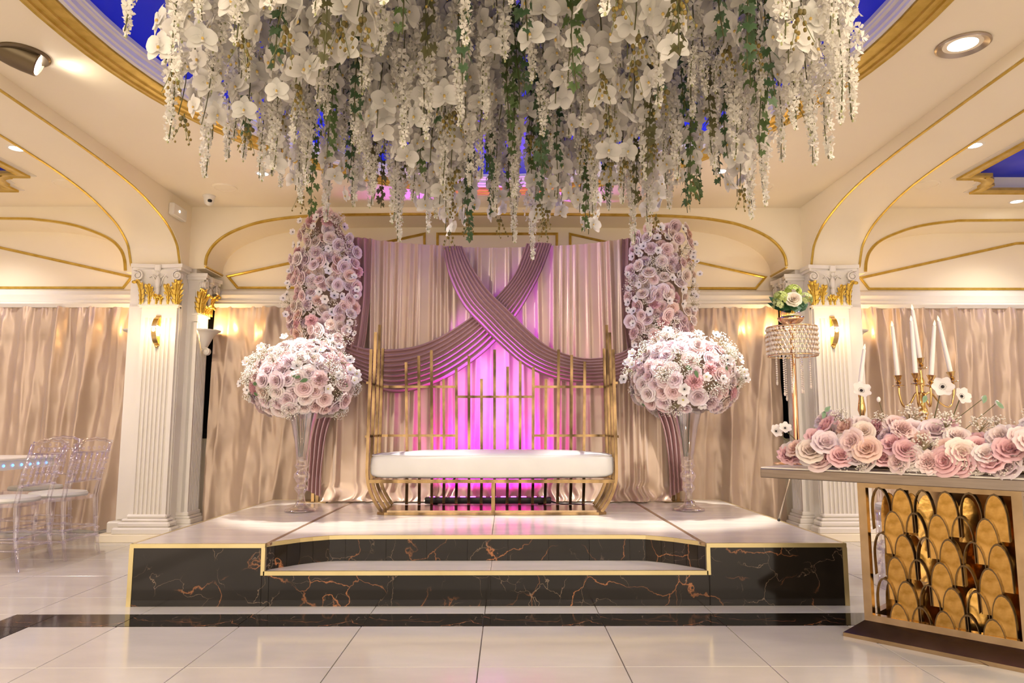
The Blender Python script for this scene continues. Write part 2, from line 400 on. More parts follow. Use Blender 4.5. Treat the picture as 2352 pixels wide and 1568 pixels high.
# aisle ceilings with their tray openings
def tray(sgn):
    # outline of the scallop-cornered tray, in offsets from the centre line
    pts = [(3.86, 1.6), (3.86, 5.74), (4.02, 5.74)]
    for k in range(7):
        a = R(-90+15*k); pts.append((4.02+0.10+0.14*math.sin(R(15*k))*1.0-0.10, 5.74+0.17*(1-math.cos(R(15*k)))+0.02))
    pts += [(4.20, 5.95), (4.20, 6.10), (6.6, 6.10), (6.6, 1.6)]
    return [(XC+sgn*o_, y_) for o_, y_ in pts]
for sgn in (-1, 1):
    T = tray(sgn); n = len(T); fr = [(3.3, -4.0), (3.3, 6.7), (3.3, 6.7)] + [(3.3, 6.7)]*7 + [(3.3, 6.7), (3.3, 6.7), (7.2, 6.7), (7.2, -4.0)]
    fr = [(XC+sgn*a, b) for a, b in fr]
    for i in range(n):
        j = (i+1) % n
        q = [(*T[i], ZC), (*fr[i], ZC), (*fr[j], ZC), (*T[j], ZC)]
        if fr[i] == fr[j]: q = [q[0], q[1], q[3]]
        mb.add(q, [tuple(range(len(q)))])
ceil_ = struct('ceiling', mb, PLASTER)
# slab above, keeps stray light out
struct('ceiling_slab', MB().box(-7.3, 7.1, -4, 7.3, 3.95, 4.05), PLASTER)
mb = MB()
ELL = [Vector((*el(1, 1, 2*PI*i/NE), 0)) for i in range(NE)]
def ellpts(da, z): return [Vector((*el(EA+da, EB+da, 2*PI*i/NE), z)) for i in range(NE)]
# oval cornice: gold ring
def ringmesh(prof):
    V = []; n = len(prof)
    for i in range(NE):
        t = 2*PI*i/NE
        for (d, z) in prof: V.append((*el(EA+d, EB+d, t), z))
    F = [(i*n+j, i*n+j+1, ((i+1) % NE)*n+j+1, ((i+1) % NE)*n+j) for i in range(NE) for j in range(n-1)]
    m_ = MB(); m_.add(V, F); return m_
gold = struct('trim_2', ringmesh([(0.175, ZC+0.002), (0.175, ZC-0.018), (0.165, ZC-0.026), (0.15, ZC-0.020), (0.145, ZC-0.028), (0.125, ZC-0.030), (0.12, ZC-0.020),
        (0.10, ZC-0.018), (0.095, ZC-0.026), (0.075, ZC-0.026), (0.07, ZC-0.016), (0.02, ZC-0.012), (0.015, ZC-0.02), (0.0, ZC-0.018), (0.0, ZC+0.01)]), GOLDP, 40,
        label='wide gold moulding ringing the blue oval ceiling recess')
struct('trim_3', ringmesh([(0.0, ZC-0.006), (-0.01, ZC-0.012), (-0.025, ZC-0.004), (-0.028, ZC+0.010), (-0.040, ZC+0.016), (-0.043, ZC+0.040), (-0.058, ZC+0.046), (-0.060, ZC+0.056), (-0.070, ZC+0.060), (-0.070, ZC+0.085), (0.10, ZC+0.09)]), WHITEP, 40,
        label='stepped white moulding inside the gold oval ring')
mb = MB(); nz = 10; V = [];
for j in range(nz+1):
    a = PI/2*j/nz
    for i in range(NE):
        p = el(max(0.01, (EA-0.02)*math.cos(a)), max(0.01, (EB-0.02)*math.cos(a)), 2*PI*i/NE); V.append((*p, ZC+0.085+0.66*math.sin(a)))
mb.add(V, [(j*NE+i, j*NE+(i+1) % NE, (j+1)*NE+(i+1) % NE, (j+1)*NE+i) for j in range(nz) for i in range(NE)])
struct('ceiling_dome', mb, SKYP, True, label='blue painted oval dome above the hanging flowers')
# blue cove lamps inside the dome and trays
for (x, y) in ((-1.5, 2.2), (1.3, 2.2), (-1.2, 4.9), (1.0, 4.9)):
    light('cove_lamp', 'POINT', (x, y, ZC+0.40), 5, (0.25, 0.35, 1.0), shadow_soft_size=0.15)
for sgn, nm in ((-1, 4), (1, 5)):
    T = [Vector((*p, ZC)) for p in tray(sgn)]
    if sgn > 0: T = T[::-1]
    m_ = MB(); m_.sweep(T, [(-0.09, 0.004), (-0.09, -0.02), (-0.07, -0.03), (-0.055, -0.02), (-0.02, -0.018), (0.0, -0.03), (0.0, 0.01)], (0, 0, 1), closed=True)
    struct('trim_%d' % nm, m_, GOLDP, 40, label='gold moulding round the scalloped ceiling tray of the %s aisle' % ('left' if sgn < 0 else 'right'))
    m_ = MB(); m_.sweep(T, [(0.0, -0.012), (0.03, -0.004), (0.04, 0.05), (0.09, 0.06), (0.10, 0.12), (0.0, 0.13)], (0, 0, 1), closed=True)
    struct('trim_%d' % (nm+2), m_, WHITEP, 40, label='white stepped rim inside the %s aisle ceiling tray' % ('left' if sgn < 0 else 'right'))
    xs = sorted((XC+sgn*3.8, XC+sgn*6.8))
    struct('ceiling_panel', MB().box(xs[0], xs[1], 1.4, 6.2, ZC+0.13, ZC+0.16), SKYP, label='blue painted panel of the %s aisle tray' % ('left' if sgn < 0 else 'right'))
    light('cove_lamp', 'AREA', (XC+sgn*5.2, 4.2, ZC+0.03), 9, (0.25, 0.4, 1.0), (XC+sgn*5.2, 4.2, 9), shape='RECTANGLE', size=2.0)

# ------------------------------------------------------------------ beams running towards the camera
prof_b = [(6.50, 2.462), (6.46, 2.47), (6.42, 2.56), (6.37, 2.65), (6.22, 2.755), (6.02, 2.828), (5.71, 2.90), (5.35, 2.943), (4.9, 2.968), (4.4, 2.979), (3.8, 2.986), (2.5, 2.99), (-4.0, 2.99)]
bp_ = spline([(0, a, b) for a, b in prof_b], 5)
GP = [(-0.012, 0), (-0.012, 0.010), (-0.004, 0.016), (0.004, 0.010), (0.010, 0.013), (0.014, 0.0)]
for sgn, side in ((-1, 'left'), (1, 'right')):
    xi, xo = XC+sgn*2.90, XC+sgn*3.38
    V = []; n = len(bp_)
    for q in bp_: V += [(xi, q.y, q.z), (xo, q.y, q.z), (xi, q.y, ZC+0.01), (xo, q.y, ZC+0.01)]
    F = []
    for i in range(n-1):
        a, b = i*4, i*4+4
        F += [(a, a+1, b+1, b), (a, b, b+2, a+2), (a+1, a+3, b+3, b+1)]
    m_ = MB().add(V, F)
    m_.box(min(xi, xo), max(xi, xo), 6.499, 7.1, 2.455, ZC+0.01)
    struct('beam_%s' % side, m_, PLASTER, 30, label='arched cream ceiling beam with a gold edge, %s of the stage' % side)
    m_ = MB()
    for xx in (xi-sgn*-0.016, xo-sgn*0.016):
        path = [Vector((xx, q.y-0.002, q.z-0.002)) for q in bp_ if q.y <= 6.47]
        # hug the soffit
        m_.tube(path, 0.011, 6)
    m_.tube([(xi+sgn*0.016, 6.455, 2.468), (xo-sgn*0.016, 6.455, 2.468)], 0.011, 6)
    struct('trim_%d' % (8 if sgn < 0 else 9), m_, GOLDP, 40, label='thin gold moulding edging the %s ceiling beam' % side)

# ================================================================== BACK WALL
YF, YB = 6.60, 7.00
cpts = [P(472, 612, YF), P(476, 590, YF), P(492, 565, YF), P(520, 543, YF), P(560, 525, YF), P(610, 511, YF), P(700, 500, YF), P(850, 496, YF), P(1160, 495, YF)]
cpts[0].z = 2.49
L = [Vector((p.x, 0, p.z)) for p in cpts]
L[-1] = Vector((XC, 0, 2.99)); L[-2].z = min(L[-2].z, 2.985)
arc = spline(L, 6)
arc = arc+[Vector((mir(p.x), 0, p.z)) for p in arc[-2::-1]]
mb = MB()
def arch_wall(mb, arc, x0, x1):
    for i in range(len(arc)-1):
        a, b = arc[i], arc[i+1]
        mb.add([(a.x, YF, a.z), (b.x, YF, b.z), (b.x, YF, ZC), (a.x, YF, ZC)], [(0, 1, 2, 3)])
        mb.add([(a.x, YF, a.z), (a.x, YB, a.z), (b.x, YB, b.z), (b.x, YF, b.z)], [(0, 1, 2, 3)])
arch_wall(mb, arc, 0, 0)
for sgn in (-1, 1):      # end piers of the arch wall
    a = XC+sgn*2.90; b = arc[0].x if sgn < 0 else arc[-1].x
    mb.box(min(a, b), max(a, b), YF, YB, 2.47, ZC)
apts = [P(288, 625, YF), P(286, 600, YF), P(277.5, 577, YF), P(256, 555, YF), P(217, 536, YF), P(163, 519, YF), P(87, 508, YF), P(0, 505, YF)]
A = [Vector((p.x, 0, p.z)) for p in apts]+[Vector((-7.1, 0, 2.955))]
arcA = spline(A, 6)
arch_wall(mb, arcA, 0, 0)
arcB = [Vector((mir(p.x), 0, p.z)) for p in arcA][::-1]
arch_wall(mb, arcB, 0, 0)
for s_ in (-1, 1):
    a = XC+s_*3.38; b = XC+s_*(XC-arcA[0].x)
    mb.box(min(a, b), max(a, b), YF, YB, arcA[0].z, ZC)
struct('wall_arch', mb, PLASTER, 30, label='cream arched wall face above the stage and the side aisles')
wb = struct('wall_back', MB().box(-7.2, 7.0, YB, 7.15, 0, ZC), PLASTER)
struct('wall_left', MB().box(-7.2, -7.1, -4, 7.15, 0, ZC), PLASTER)
struct('wall_right', MB().box(6.9, 7.0, -4, 7.15, 0, ZC), PLASTER)
# arch gold mouldings
def goldline(mb, pts, up=(0, -1, 0), closed=False, prof=GP):
    mb.sweep(pts, prof, up, closed)
m_ = MB(); goldline(m_, [Vector((p.x, YF, p.z+0.014)) for p in arc])
for s_ in (0, 1):
    q = arc[0] if s_ == 0 else arc[-1]
    m_.tube([(q.x, YF-0.004, q.z), (q.x, YB, q.z)], 0.011, 6)
struct('trim_10', m_, GOLDP, 40, label='gold moulding following the wide arch above the stage')
m_ = MB(); goldline(m_, [Vector((p.x, YF, p.z+0.014)) for p in arcA])
struct('trim_11', m_, GOLDP, 40, label='gold moulding following the left aisle arch')
m_ = MB(); goldline(m_, [Vector((p.x, YF, p.z+0.014)) for p in arcB])
struct('trim_12', m_, GOLDP, 40, label='gold moulding following the right aisle arch')
# gold panel mouldings on the wall inside the arches
def loop(px, y=YB): return [P(u, v, y) for u, v in px]
m_ = MB()
Lp = [P(524, 635, YB), P(975, 537, YB), P(975, 661, YB), P(546, 661, YB)]
for q in (Lp, [Vector((mir(p.x), p.y, p.z)) for p in Lp][::-1], loop([(1005, 537), (1279, 537), (1279, 661), (1005, 661)])):
    goldline(m_, q[::-1] if q[0].x > q[1].x else q, closed=True)
struct('trim_13', m_, GOLDP, 40, label='gold panel mouldings on the wall within the stage arch')
m_ = MB()
Ap = [Vector((-7.05, YB, 2.90)), P(-60, 555, YB), P(303, 636, YB), P(283, 661, YB), Vector((-7.05, YB, P(283, 661, YB).z))]
goldline(m_, Ap, closed=True)
struct('trim_14', m_, GOLDP, 40, label='gold panel moulding on the left aisle wall')
m_ = MB(); goldline(m_, [Vector((mir(p.x), p.y, p.z)) for p in Ap][::-1], closed=True)
struct('trim_15', m_, GOLDP, 40, label='gold panel moulding on the right aisle wall')
# cornice above the curtains
CP = [(0, 0), (0, 0.10), (0.035, 0.115), (0.05, 0.10), (0.07, 0.10), (0.075, 0.085), (0.13, 0.085), (0.135, 0.06), (0.17, 0.055), (0.19, 0.03), (0.20, 0)]
for k, (a, b) in enumerate(((-7.1, -3.46), (-2.92, 2.72), (3.26, 6.9))):
    m_ = MB(); m_.sweep([(b, YB, 2.15), (a, YB, 2.15)], CP, (0, -1, 0))
    # profile is (height, projection); sweep's side axis points up for this direction
    zs = [v[2] for v in m_.v]
    if min(zs) < 2.0: m_.v = [(v[0], v[1], 4.30-v[2]) for v in m_.v]; m_.f = [f[::-1] for f in m_.f]
    struct('trim_%d' % (16+k), m_, WHITEP, 30, label='white cornice above the %s curtains' % ('left aisle', 'stage', 'right aisle')[k])
for k, (a, b) in enumerate(((-7.1, -3.5), (3.3, 6.9))):
    struct('baseboard_%s' % ('left', 'right')[k], MB().box(a, b, YB-0.03, YB, 0, 0.12).box(a, b, YB-0.04, YB, 0, 0.02), WHITEP)
# windows of black night glass behind the curtains
for k, (a, b) in enumerate(((-6.9, -3.62), (-2.985, -1.75), (1.55, 2.785), (3.42, 6.7))):
    wo = struct('window_%d' % (k+1), MB().box(a, b, YB-0.035, YB-0.005, 0.92, 2.2).box(a, b, YB-0.05, YB-0.02, 0.88, 0.93), BLACK,
                label='black framed window behind the %s curtain' % ('left aisle', 'left stage', 'right stage', 'right aisle')[k])
    nn = max(1, round((b-a)/0.85))
    for i in range(nn):
        c, d = a+0.04+(b-a-0.04)*i/nn, a+(b-a-0.04)*(i+1)/nn
        struct('window_pane', MB().box(c, d, YB-0.04, YB-0.034, 0.97, 2.16), BLACKG, parent=wo)

# ================================================================== COLUMNS
def fluted(x0, x1, z0, z1, n=7, d=0.019, border=0.03):
    """face in the xz plane looking to -y at y=0, with n flutes"""
    pts = [(x0, 0.06), (x0, 0.0), (x0+border, 0.0)]
    w_ = (x1-x0-2*border)/n
    for i in range(n):
        a = x0+border+i*w_
        g = w_*0.16
        for k in range(5): 
            t = PI*k/4; pts.append((a+g+(w_-2*g)*(1-math.cos(t))/2, d*math.sin(t)))
    pts += [(x1-border, 0.0), (x1, 0.0), (x1, 0.06)]
    return MB().prism(pts, z0, z1)
def acanthus(M, h=0.19, w=0.12, curl=0.07):
    mb = MB(); nu, nv = 12, 40
    def fn(a, b):
        u = a*2-1; v = b
        env = w*0.5*(0.62+0.50*math.sin(PI*min(1, v*0.80+0.15)))
        saw = (v*5.0) % 1.0
        lobe = 0.52+0.48*saw
        wid = env*(lobe if v < 0.90 else lobe*(1-(v-0.90)*7.0))
        x = u*wid
        c = max(0, v-0.72)/0.28
        z = h*(v if v < 0.72 else 0.72+0.20*math.sin(c*PI*0.7))+0.018*abs(u)**1.5*saw
        y = -0.014-curl*v**3-0.026*c-0.012*math.cos(u*PI/2)+0.006*math.cos(u*PI*3)
        return M @ Vector((x, y, z))
    mb.grid(fn, nu, nv)
    # rib
    mb.tube([M @ Vector((0, -0.034-curl*(k/6)**3, h*0.9*k/6)) for k in range(7)], [0.009-0.0008*k for k in range(7)], 5)
    mb.ell(M @ Vector((0, -0.05-curl, h*0.86)), (w*0.20, 0.014, 0.016), 10, 6)
    return mb
def capital(parent, M, w, name_side):
    """Corinthian half capital, width w, on the xz plane facing -y; origin bottom centre; height .40"""
    core = MB()
    hw = w/2
    for (a, b, c) in ((0.0, 0.0, 0.0),):
        pr = [(hw*0.86, 0.0), (hw*0.84, 0.05), (hw*0.82, 0.12), (hw*0.86, 0.20), (hw*0.98, 0.28), (hw*1.12, 0.32)]
        V = []; F = []
        for (r, z) in pr: V += [(-r, 0.10, z), (-r, -0.02-(r-hw*0.82), z), (r, -0.02-(r-hw*0.82), z), (r, 0.10, z)]
        for j in range(len(pr)-1):
            for i in range(3): F.append((j*4+i, j*4+i+1, j*4+5+i, j*4+4+i))
        core.add(V, F)
    # concave abacus
    for (z0, z1, e) in ((0.315, 0.34, 0.0), (0.34, 0.375, 0.015)):
        pts = [(-hw*1.25-e, 0.10)]
        for k in range(9):
            t = k/8*2-1; pts.append((t*(hw*1.25+e), -0.085-e+0.035*(1-t*t)))
        pts.append((hw*1.25+e, 0.10)); core.prism(pts, z0, z1)
    core.box(-0.03, 0.03, -0.085, 0, 0.305, 0.372, bev=0.008)
    cap = part('capital', core, WHITEP, parent, 35)
    cap.matrix_local = M
    # volutes
    vo = MB()
    for s_ in (-1, 1):
        for yy in (-0.075, -0.03):
            pts = []
            for k in range(26):
                t = k/25; a = s_*(t*4.2*PI)+PI/2; r = 0.042*(1-t)+0.006
                pts.append((s_*(hw*1.02)+r*math.cos(a)*s_*s_, yy, 0.268+r*math.sin(a)))
            vo.tube(pts, [0.010-0.005*k/25 for k in range(26)], 5)
        vo.ell((s_*hw*1.02, -0.05, 0.268), (0.036, 0.03, 0.036), 10, 6)
        vo.tube(spline([(s_*hw*1.02, -0.075, 0.31), (s_*hw*0.6, -0.05, 0.305), (s_*hw*0.25, -0.045, 0.25), (s_*hw*0.1, -0.04, 0.17)], 5), 0.007, 5)
    link('volute', mesh('volute', vo, WHITEP, True), cap)
    fg = MB().ell((0, -0.055, 0.20), (0.026, 0.02, 0.065)).ell((0, -0.06, 0.29), (0.018, 0.018, 0.022)).ell((0, -0.05, 0.13), (0.020, 0.018, 0.05))
    for s_ in (-1, 1): fg.tube([(s_*0.02, -0.055, 0.25), (s_*0.05, -0.05, 0.275), (s_*0.085, -0.05, 0.25)], [0.009, 0.007, 0.005], 5)
    link('figure_relief', mesh('figure_relief', fg, WHITEP, True), cap)
    for (x, rz, sc, hh) in ((-hw*0.84, -0.6, 0.95, 0.235), (hw*0.84, 0.6, 0.95, 0.235), (-hw*0.48, 0.0, 0.75, 0.19), (hw*0.50, 0.0, 0.75, 0.19), (-hw*0.10, 0, 0.55, 0.085), (hw*0.12, 0.1, 0.5, 0.075)):
        T = Matrix.Translation((x, 0, 0)) @ Matrix.Rotation(rz, 4, 'Z')
        link('acanthus_leaf', mesh('acanthus_leaf', acanthus(T, hh, 0.125*sc, 0.05), GILT, True), cap)
    return cap
LG = None
for sgn, side in ((-1, 'left'), (1, 'right')):
    t = thing('column', 'white fluted column with gold acanthus capital %s of the stage' % side, 'column', (XC+sgn*3.13, 6.6, 0))
    def W(o): return sgn*(o-3.13)      # offset from the centre line -> local x
    def bx(mb, oa, ob, ya, yb, za, zb, bev=0):
        a, b = sorted((W(oa), W(ob))); return mb.box(a, b, ya-6.6, yb-6.6, za, zb, bev=bev)
    m_ = MB(); bx(m_, 2.90, 3.38, 6.50, 7.0, 0.10, 2.455); bx(m_, 2.83, 2.90, 6.615, 6.855, 0.10, 2.50)
    bx(m_, 2.905, 3.37, 6.478, 6.50, 0.18, 2.09)
    part('core', m_, WHITEP, t)
    m_ = fluted(-0.16, 0.16, 0.22, 1.98, 7); m_.box(-0.16, 0.16, 0.001, 0.05, 1.98, 2.08); m_.box(-0.175, 0.175, -0.014, 0.05, 2.07, 2.085).box(-0.185, 0.185, -0.024, 0.05, 2.085, 2.10)
    
    o = part('fluted_face', m_, WHITEP, t, 30); o.location = (W(3.08), 6.45-6.6, 0)
    # base mouldings of the front pilaster
    m_ = MB()
    for (za, zb, e) in ((0.06, 0.12, 0.10), (0.12, 0.165, 0.07), (0.165, 0.19, 0.045), (0.19, 0.225, 0.02)):
        bx(m_, 2.92-e, 3.24+e, 6.45-e, 6.52, za, zb, bev=min(0.012, (zb-za)*0.35))
        bx(m_, 2.80-0.6*e, 2.93, 6.61-0.3*e, 6.86+0.2*e, za, zb, bev=0.006)
    bx(m_, 2.88, 3.42, 6.42, 6.7, 0.06, 0.165, bev=0.012)
    part('base_moulding', m_, WHITEP, t)
    m_ = MB(); bx(m_, 2.79, 3.46, 6.33, 7.0, 0, 0.065, bev=0.004); bx(m_, 2.72, 2.95, 6.56, 6.9, 0, 0.064)
    part('plinth', m_, PLASTER, t)
    capital(t, Matrix.Translation((W(3.08), 6.45-6.6, 2.10)) @ Matrix.Scale(0.97, 4), 0.36, side)
    # side pilaster, its fluted face looking to the stage
    m_ = fluted(-0.12, 0.12, 0.20, 1.97, 6, 0.010, 0.02); m_.box(-0.135, 0.135, -0.012, 0.05, 2.03, 2.05).box(-0.12, 0.12, 0.0, 0.05, 1.965, 2.04)
    o = part('fluted_face', m_, WHITEP, t, 30); o.location = (W(2.80), 6.735-6.6, 0); o.rotation_euler = (0, 0, R(90) if sgn < 0 else R(-90))
    capital(t, Matrix.Translation((W(2.80), 6.735-6.6, 2.05)) @ Matrix.Rotation(R(90)*(-sgn), 4, 'Z') @ Matrix.Scale(0.98, 4), 0.27, side)
    # wall lamp: brass arc band and glowing globe
    lp = thing('wall_lamp', 'brass crescent wall lamp with glowing globe on the %s column front' % side, 'lamp', (XC+sgn*3.08, 6.45, 1.86))
    m_ = MB(); pr = []
    for k in range(17):
        a = R(-68+136*k/16); pr.append((-0.125*math.cos(a)+0.04, 0.14*math.sin(a)))
    V = []
    for (y, z) in pr: V += [(-0.022, y, z), (0.022, y, z), (0.022, y+0.006, z), (-0.022, y+0.006, z)]
    n = len(pr); m_.add(V, [(i*4+j, i*4+(j+1) % 4, i*4+4+(j+1) % 4, i*4+4+j) for i in range(n-1) for j in range(4)]+[(0, 3, 2, 1), (n*4-4, n*4-3, n*4-2, n*4-1)])
    m_.box(-0.022, 0.022, -0.008, 0.0, -0.14, 0.14); m_.ell((0, -0.012, -0.148), 0.012)
    part('arc_band', m_, BRASS, lp, 30)
    part('globe', MB().ell((0, -0.042, 0), 0.046, 20, 12), BULBW, lp, True)
    light('sconce_light', 'POINT', (XC+sgn*3.08+0.085*-sgn, 6.33, 1.86), 1.1, (1.0, 0.74, 0.42), shadow_soft_size=0.04)
    light('sconce_light', 'POINT', (XC+sgn*3.08+0.085*sgn, 6.33, 1.86), 0.8, (1.0, 0.74, 0.42), shadow_soft_size=0.04)
    # half bowl uplighters on the two side faces
    for (oo, rz, where) in ((2.79, R(90)*(-sgn), 'stage'), (3.385, R(90)*sgn, 'aisle')):
        cu = thing('wall_uplighter', 'white scroll-tipped bowl uplighter on the %s side of the %s column' % (where, side), 'lamp', (XC+sgn*oo, 6.74, 1.74), rz)
        m_ = MB(); pr = [(0.005, -0.02), (0.03, -0.01), (0.055, 0.04), (0.075, 0.085), (0.10, 0.115), (0.125, 0.125), (0.13, 0.135), (0.115, 0.135), (0.09, 0.12), (0.06, 0.08), (0.02, 0.03)]
        m_.lathe(pr, 20, None, PI, 2*PI, cap=False)
        cu.scale = (1.2, 1.2, 1.2); part('bowl', m_, WHITEP, cu, 40)
        m_ = MB().ell((0, -0.035, -0.035), (0.035, 0.03, 0.03), 14, 8)
        pts = []
        for k in range(20):
            a = k/19*3.5*PI; r = 0.032*(1-k/25); pts.append((-0.02, -0.035+r*math.cos(a), -0.035+r*math.sin(a)))
        m_.tube(pts, 0.006, 5)
        part('scroll_tip', m_, WHITEP, cu, True)
        part('bulb', MB().ell((0, -0.05, 0.10), (0.02, 0.02, 0.03), 10, 8), BULBW, cu, True)
        light('uplight', 'POINT', (XC+sgn*oo-sgn*(0.08 if where == 'stage' else -0.08), 6.74, 1.93), 4.5, AMBER, shadow_soft_size=0.04)

# ================================================================== CEILING FIXTURES
def ring_disc(mb, r0, r1, z=0):
    mb.lathe([(r1, z), (r1, z-0.008), (r1-0.012, z-0.016), (r0, z-0.012), (r0-0.005, z-0.002), (r0-0.005, z+0.02)], 36, cap=False); return mb
t = thing('eyeball_spotlight', 'dark bronze eyeball spotlight tilted out of the ceiling at the upper left', 'spotlight', (-2.72, 3.80, ZC))
part('trim_ring', ring_disc(MB(), 0.09, 0.135), BRONZE, t, 30)
M = Matrix.Rotation(R(48), 4, Vector((Vector((4.1, 1.9, 0)).cross(Vector((0, 0, 1)))))*-1)
dirv = (Vector((1.4, 5.75, 1.3))-Vector((-2.72, 3.8, 3.07))).normalized()
Mq = (dirv.to_track_quat('Z', 'Y')).to_matrix().to_4x4()
part('housing', MB().lathe([(0.084, -0.09), (0.088, 0.0), (0.086, 0.05), (0.078, 0.12), (0.070, 0.125), (0.070, 0.10)], 32, Matrix.Translation((-0.03, -0.01, 0.01)) @ Mq, cap=False), BRONZE, t, 40)
part('lens', MB().lathe([(0.001, 0.112), (0.069, 0.112)], 32, Matrix.Translation((-0.03, -0.01, 0.01)) @ Mq, cap=False), BULB, t)
light('spill', 'SPOT', (-2.60, 3.88, 2.985), 2.2, (1, 0.88, 0.68), (-2.35, 4.05, 3.07), spot_size=R(120), spot_blend=1.0, shadow_soft_size=0.04)
t = thing('recessed_spotlight', 'large lit recessed spotlight with nickel ring at the upper right', 'spotlight', (2.49, 3.66, ZC))
m_ = MB().lathe([(0.135, 0.0), (0.135, -0.008), (0.125, -0.014), (0.075, 0.012), (0.07, 0.02)], 40, cap=False)
part('reflector_ring', m_, NICKEL, t, 40)
part('lens', MB().lathe([(0.001, 0.0), (0.074, 0.0), (0.074, 0.02)], 32, cap=False), BULB, t)
def downl(x, y, label, r=0.05):
    t = thing('downlight', label, 'ceiling light', (x, y, ZC))
    part('rim', MB().lathe([(r+0.018, 0.0), (r+0.014, -0.006), (r, -0.006), (r-0.004, 0.0)], 24, cap=False), PLASTIC, t, 40)
    part('lens', MB().lathe([(0.001, -0.003), (r, -0.003)], 24, cap=False), BULB, t)
downl(-2.02, 5.69, 'lit downlight in the ceiling above the left vase', 0.045)
downl(1.745, 5.61, 'lit downlight in the ceiling above the right vase', 0.045)
downl(-3.684, 5.163, 'lit downlight in the left aisle ceiling beside the beam')
downl(3.467, 5.056, 'lit downlight in the right aisle ceiling beside the beam')
downl(4.726, 6.379, 'lit downlight in the right aisle ceiling nearest the back wall')
downl(-0.1, 5.2, 'lit downlight in the ceiling centre behind the hanging flowers', 0.045)
for (x, y, lab) in ((-2.47, 6.04, 'flat round white ceiling disc left of centre near the dome camera'), (2.22, 6.0, 'flat round white ceiling disc right of the hanging flowers'),
                    (3.62, 5.92, 'flat round white ceiling disc in the right aisle'), (-3.80, 5.95, 'flat round white ceiling disc in the left aisle')):
    t = thing('ceiling_speaker', lab, 'ceiling disc', (x, y, ZC))
    part('grille', MB().lathe([(0.105, 0), (0.10, -0.008), (0.088, -0.010), (0.084, -0.006), (0.05, -0.007), (0.001, -0.009)], 32, cap=False), PLASTER, t, 40)
for (x, y, lab) in ((-2.70, 6.27, 'small white dome camera on the ceiling left of the stage arch'), (3.36, 6.20, 'small white dome camera under the right aisle ceiling')):
    t = thing('security_camera', lab, 'camera', (x, y, ZC))
    part('housing', MB().lathe([(0.055, 0), (0.055, -0.012), (0.048, -0.02), (0.046, -0.04), (0.036, -0.075), (0.015, -0.092), (0.001, -0.094)], 24, cap=False), PLASTIC, t, 40)
    d = Vector((-x*0.25, -1, -0.35)).normalized(); Q = Matrix.Translation(Vector((0, 0, -0.045))+d*0.034) @ d.to_track_quat('Z', 'Y').to_matrix().to_4x4()
    part('lens', MB().lathe([(0.020, 0.0), (0.019, 0.006), (0.012, 0.010), (0.001, 0.011)], 20, Q), BLACKG, t, True)
t = thing('emergency_light', 'small white box lamp high on the beam side at the left', 'box', (-3.0, 6.27, 2.915))
part('case', MB().box(0.0, 0.05, -0.13, 0.13, -0.055, 0.055, bev=0.008), PLASTIC, t)
part('indicator', MB().ell((0.052, -0.02, 0.0), (0.004, 0.010, 0.010), 12, 6), BULB, t, True)

# ================================================================== STAGE
ST, SL = 0.34, 0.19
t = stage = thing('stage_platform', 'low cream tiled stage with black marble risers and gold edging', 'stage', (XC, 4.13, 0))
xl, xr = -2.12, 1.92; y0, y1 = 4.13, 6.55
curve = [PZ(u, v, ST) for u, v in ((607.7, 1247), (632, 1243.5), (660, 1240), (690, 1236), (720, 1233), (757, 1230), (795.5, 1228))]
cl = [(p.x, p.y) for p in curve]; cl[0] = (-1.365, 4.165)
ym = 4.445
cl = [(x_, y_ if i < 5 else y_) for i, (x_, y_) in enumerate(cl)]
cl[-1] = (cl[-1][0], ym)
cr = [(mir(x_)-0.035, y_) for x_, y_ in cl][::-1]
riser = cl+cr
topedge = riser
# top deck core and step core
m_ = MB().prism([(xl+0.01, y0+0.012), (riser[0][0], y0+0.012)]+[(a, b+0.012) for a, b in riser]+[(riser[-1][0], y0+0.012), (xr-0.01, y0+0.012), (xr-0.01, y1-0.01), (xl+0.01, y1-0.01)], 0.0, ST-0.012)
wpart('deck_core', m_, GROUT, t)
wpart('step_core', MB().box(riser[0][0]+0.002, riser[-1][0]-0.002, y0+0.012, ym, 0, SL-0.010), GROUT, t)
# deck tiles: three bays split by bronze strips
xa, xb, xm = -1.355, 1.115, -0.092
for (a, b) in ((xl+0.012, xa-0.012), (xb+0.012, xr-0.012)):
    for (c, d) in ((y0+0.015, 4.74), (4.74, 5.35), (5.35, 5.96), (5.96, y1-0.01)):
        slab('stage_tile', a, b, c, d, ST-0.012, ST, STILE, t, 0.0008)
for i, (a, b) in enumerate(((xa+0.012, xm), (xm, xb-0.012))):
    c = ym+0.012
    ed = [(p[0], p[1]+0.014) for p in riser if (p[0] <= xm) == (i == 0)]
    if i == 0: poly = [(a, ed[0][1]+0.01)]+[p for p in ed if p[0] > a]+[(b-0.002, c+0.002), (b-0.002, 4.98), (a, 4.98)]
    else: poly = [(a+0.002, c+0.002)]+[p for p in ed if p[0] < b]+[(b, ed[-1][1]+0.01), (b, 4.98), (a+0.002, 4.98)]
    wpart('stage_tile', MB().prism(poly, ST-0.012, ST), STILE, t)
    for (c, d) in ((4.98, 5.58), (5.58, y1-0.01)): slab('stage_tile', a, b, c, d, ST-0.012, ST, STILE, t, 0.0015)
for xx in (xa, xb): wpart('bronze_strip', MB().box(xx-0.012, xx+0.012, y0+0.02, y1-0.01, ST-0.012, ST+0.0008), BROWN, t)
# step tiles
for (a, b) in ((riser[0][0]+0.005, xm), (xm, riser[-1][0]-0.005)): slab('step_tile', a, b, y0+0.012, ym-0.001, SL-0.010, SL, STILE, t, 0.001)
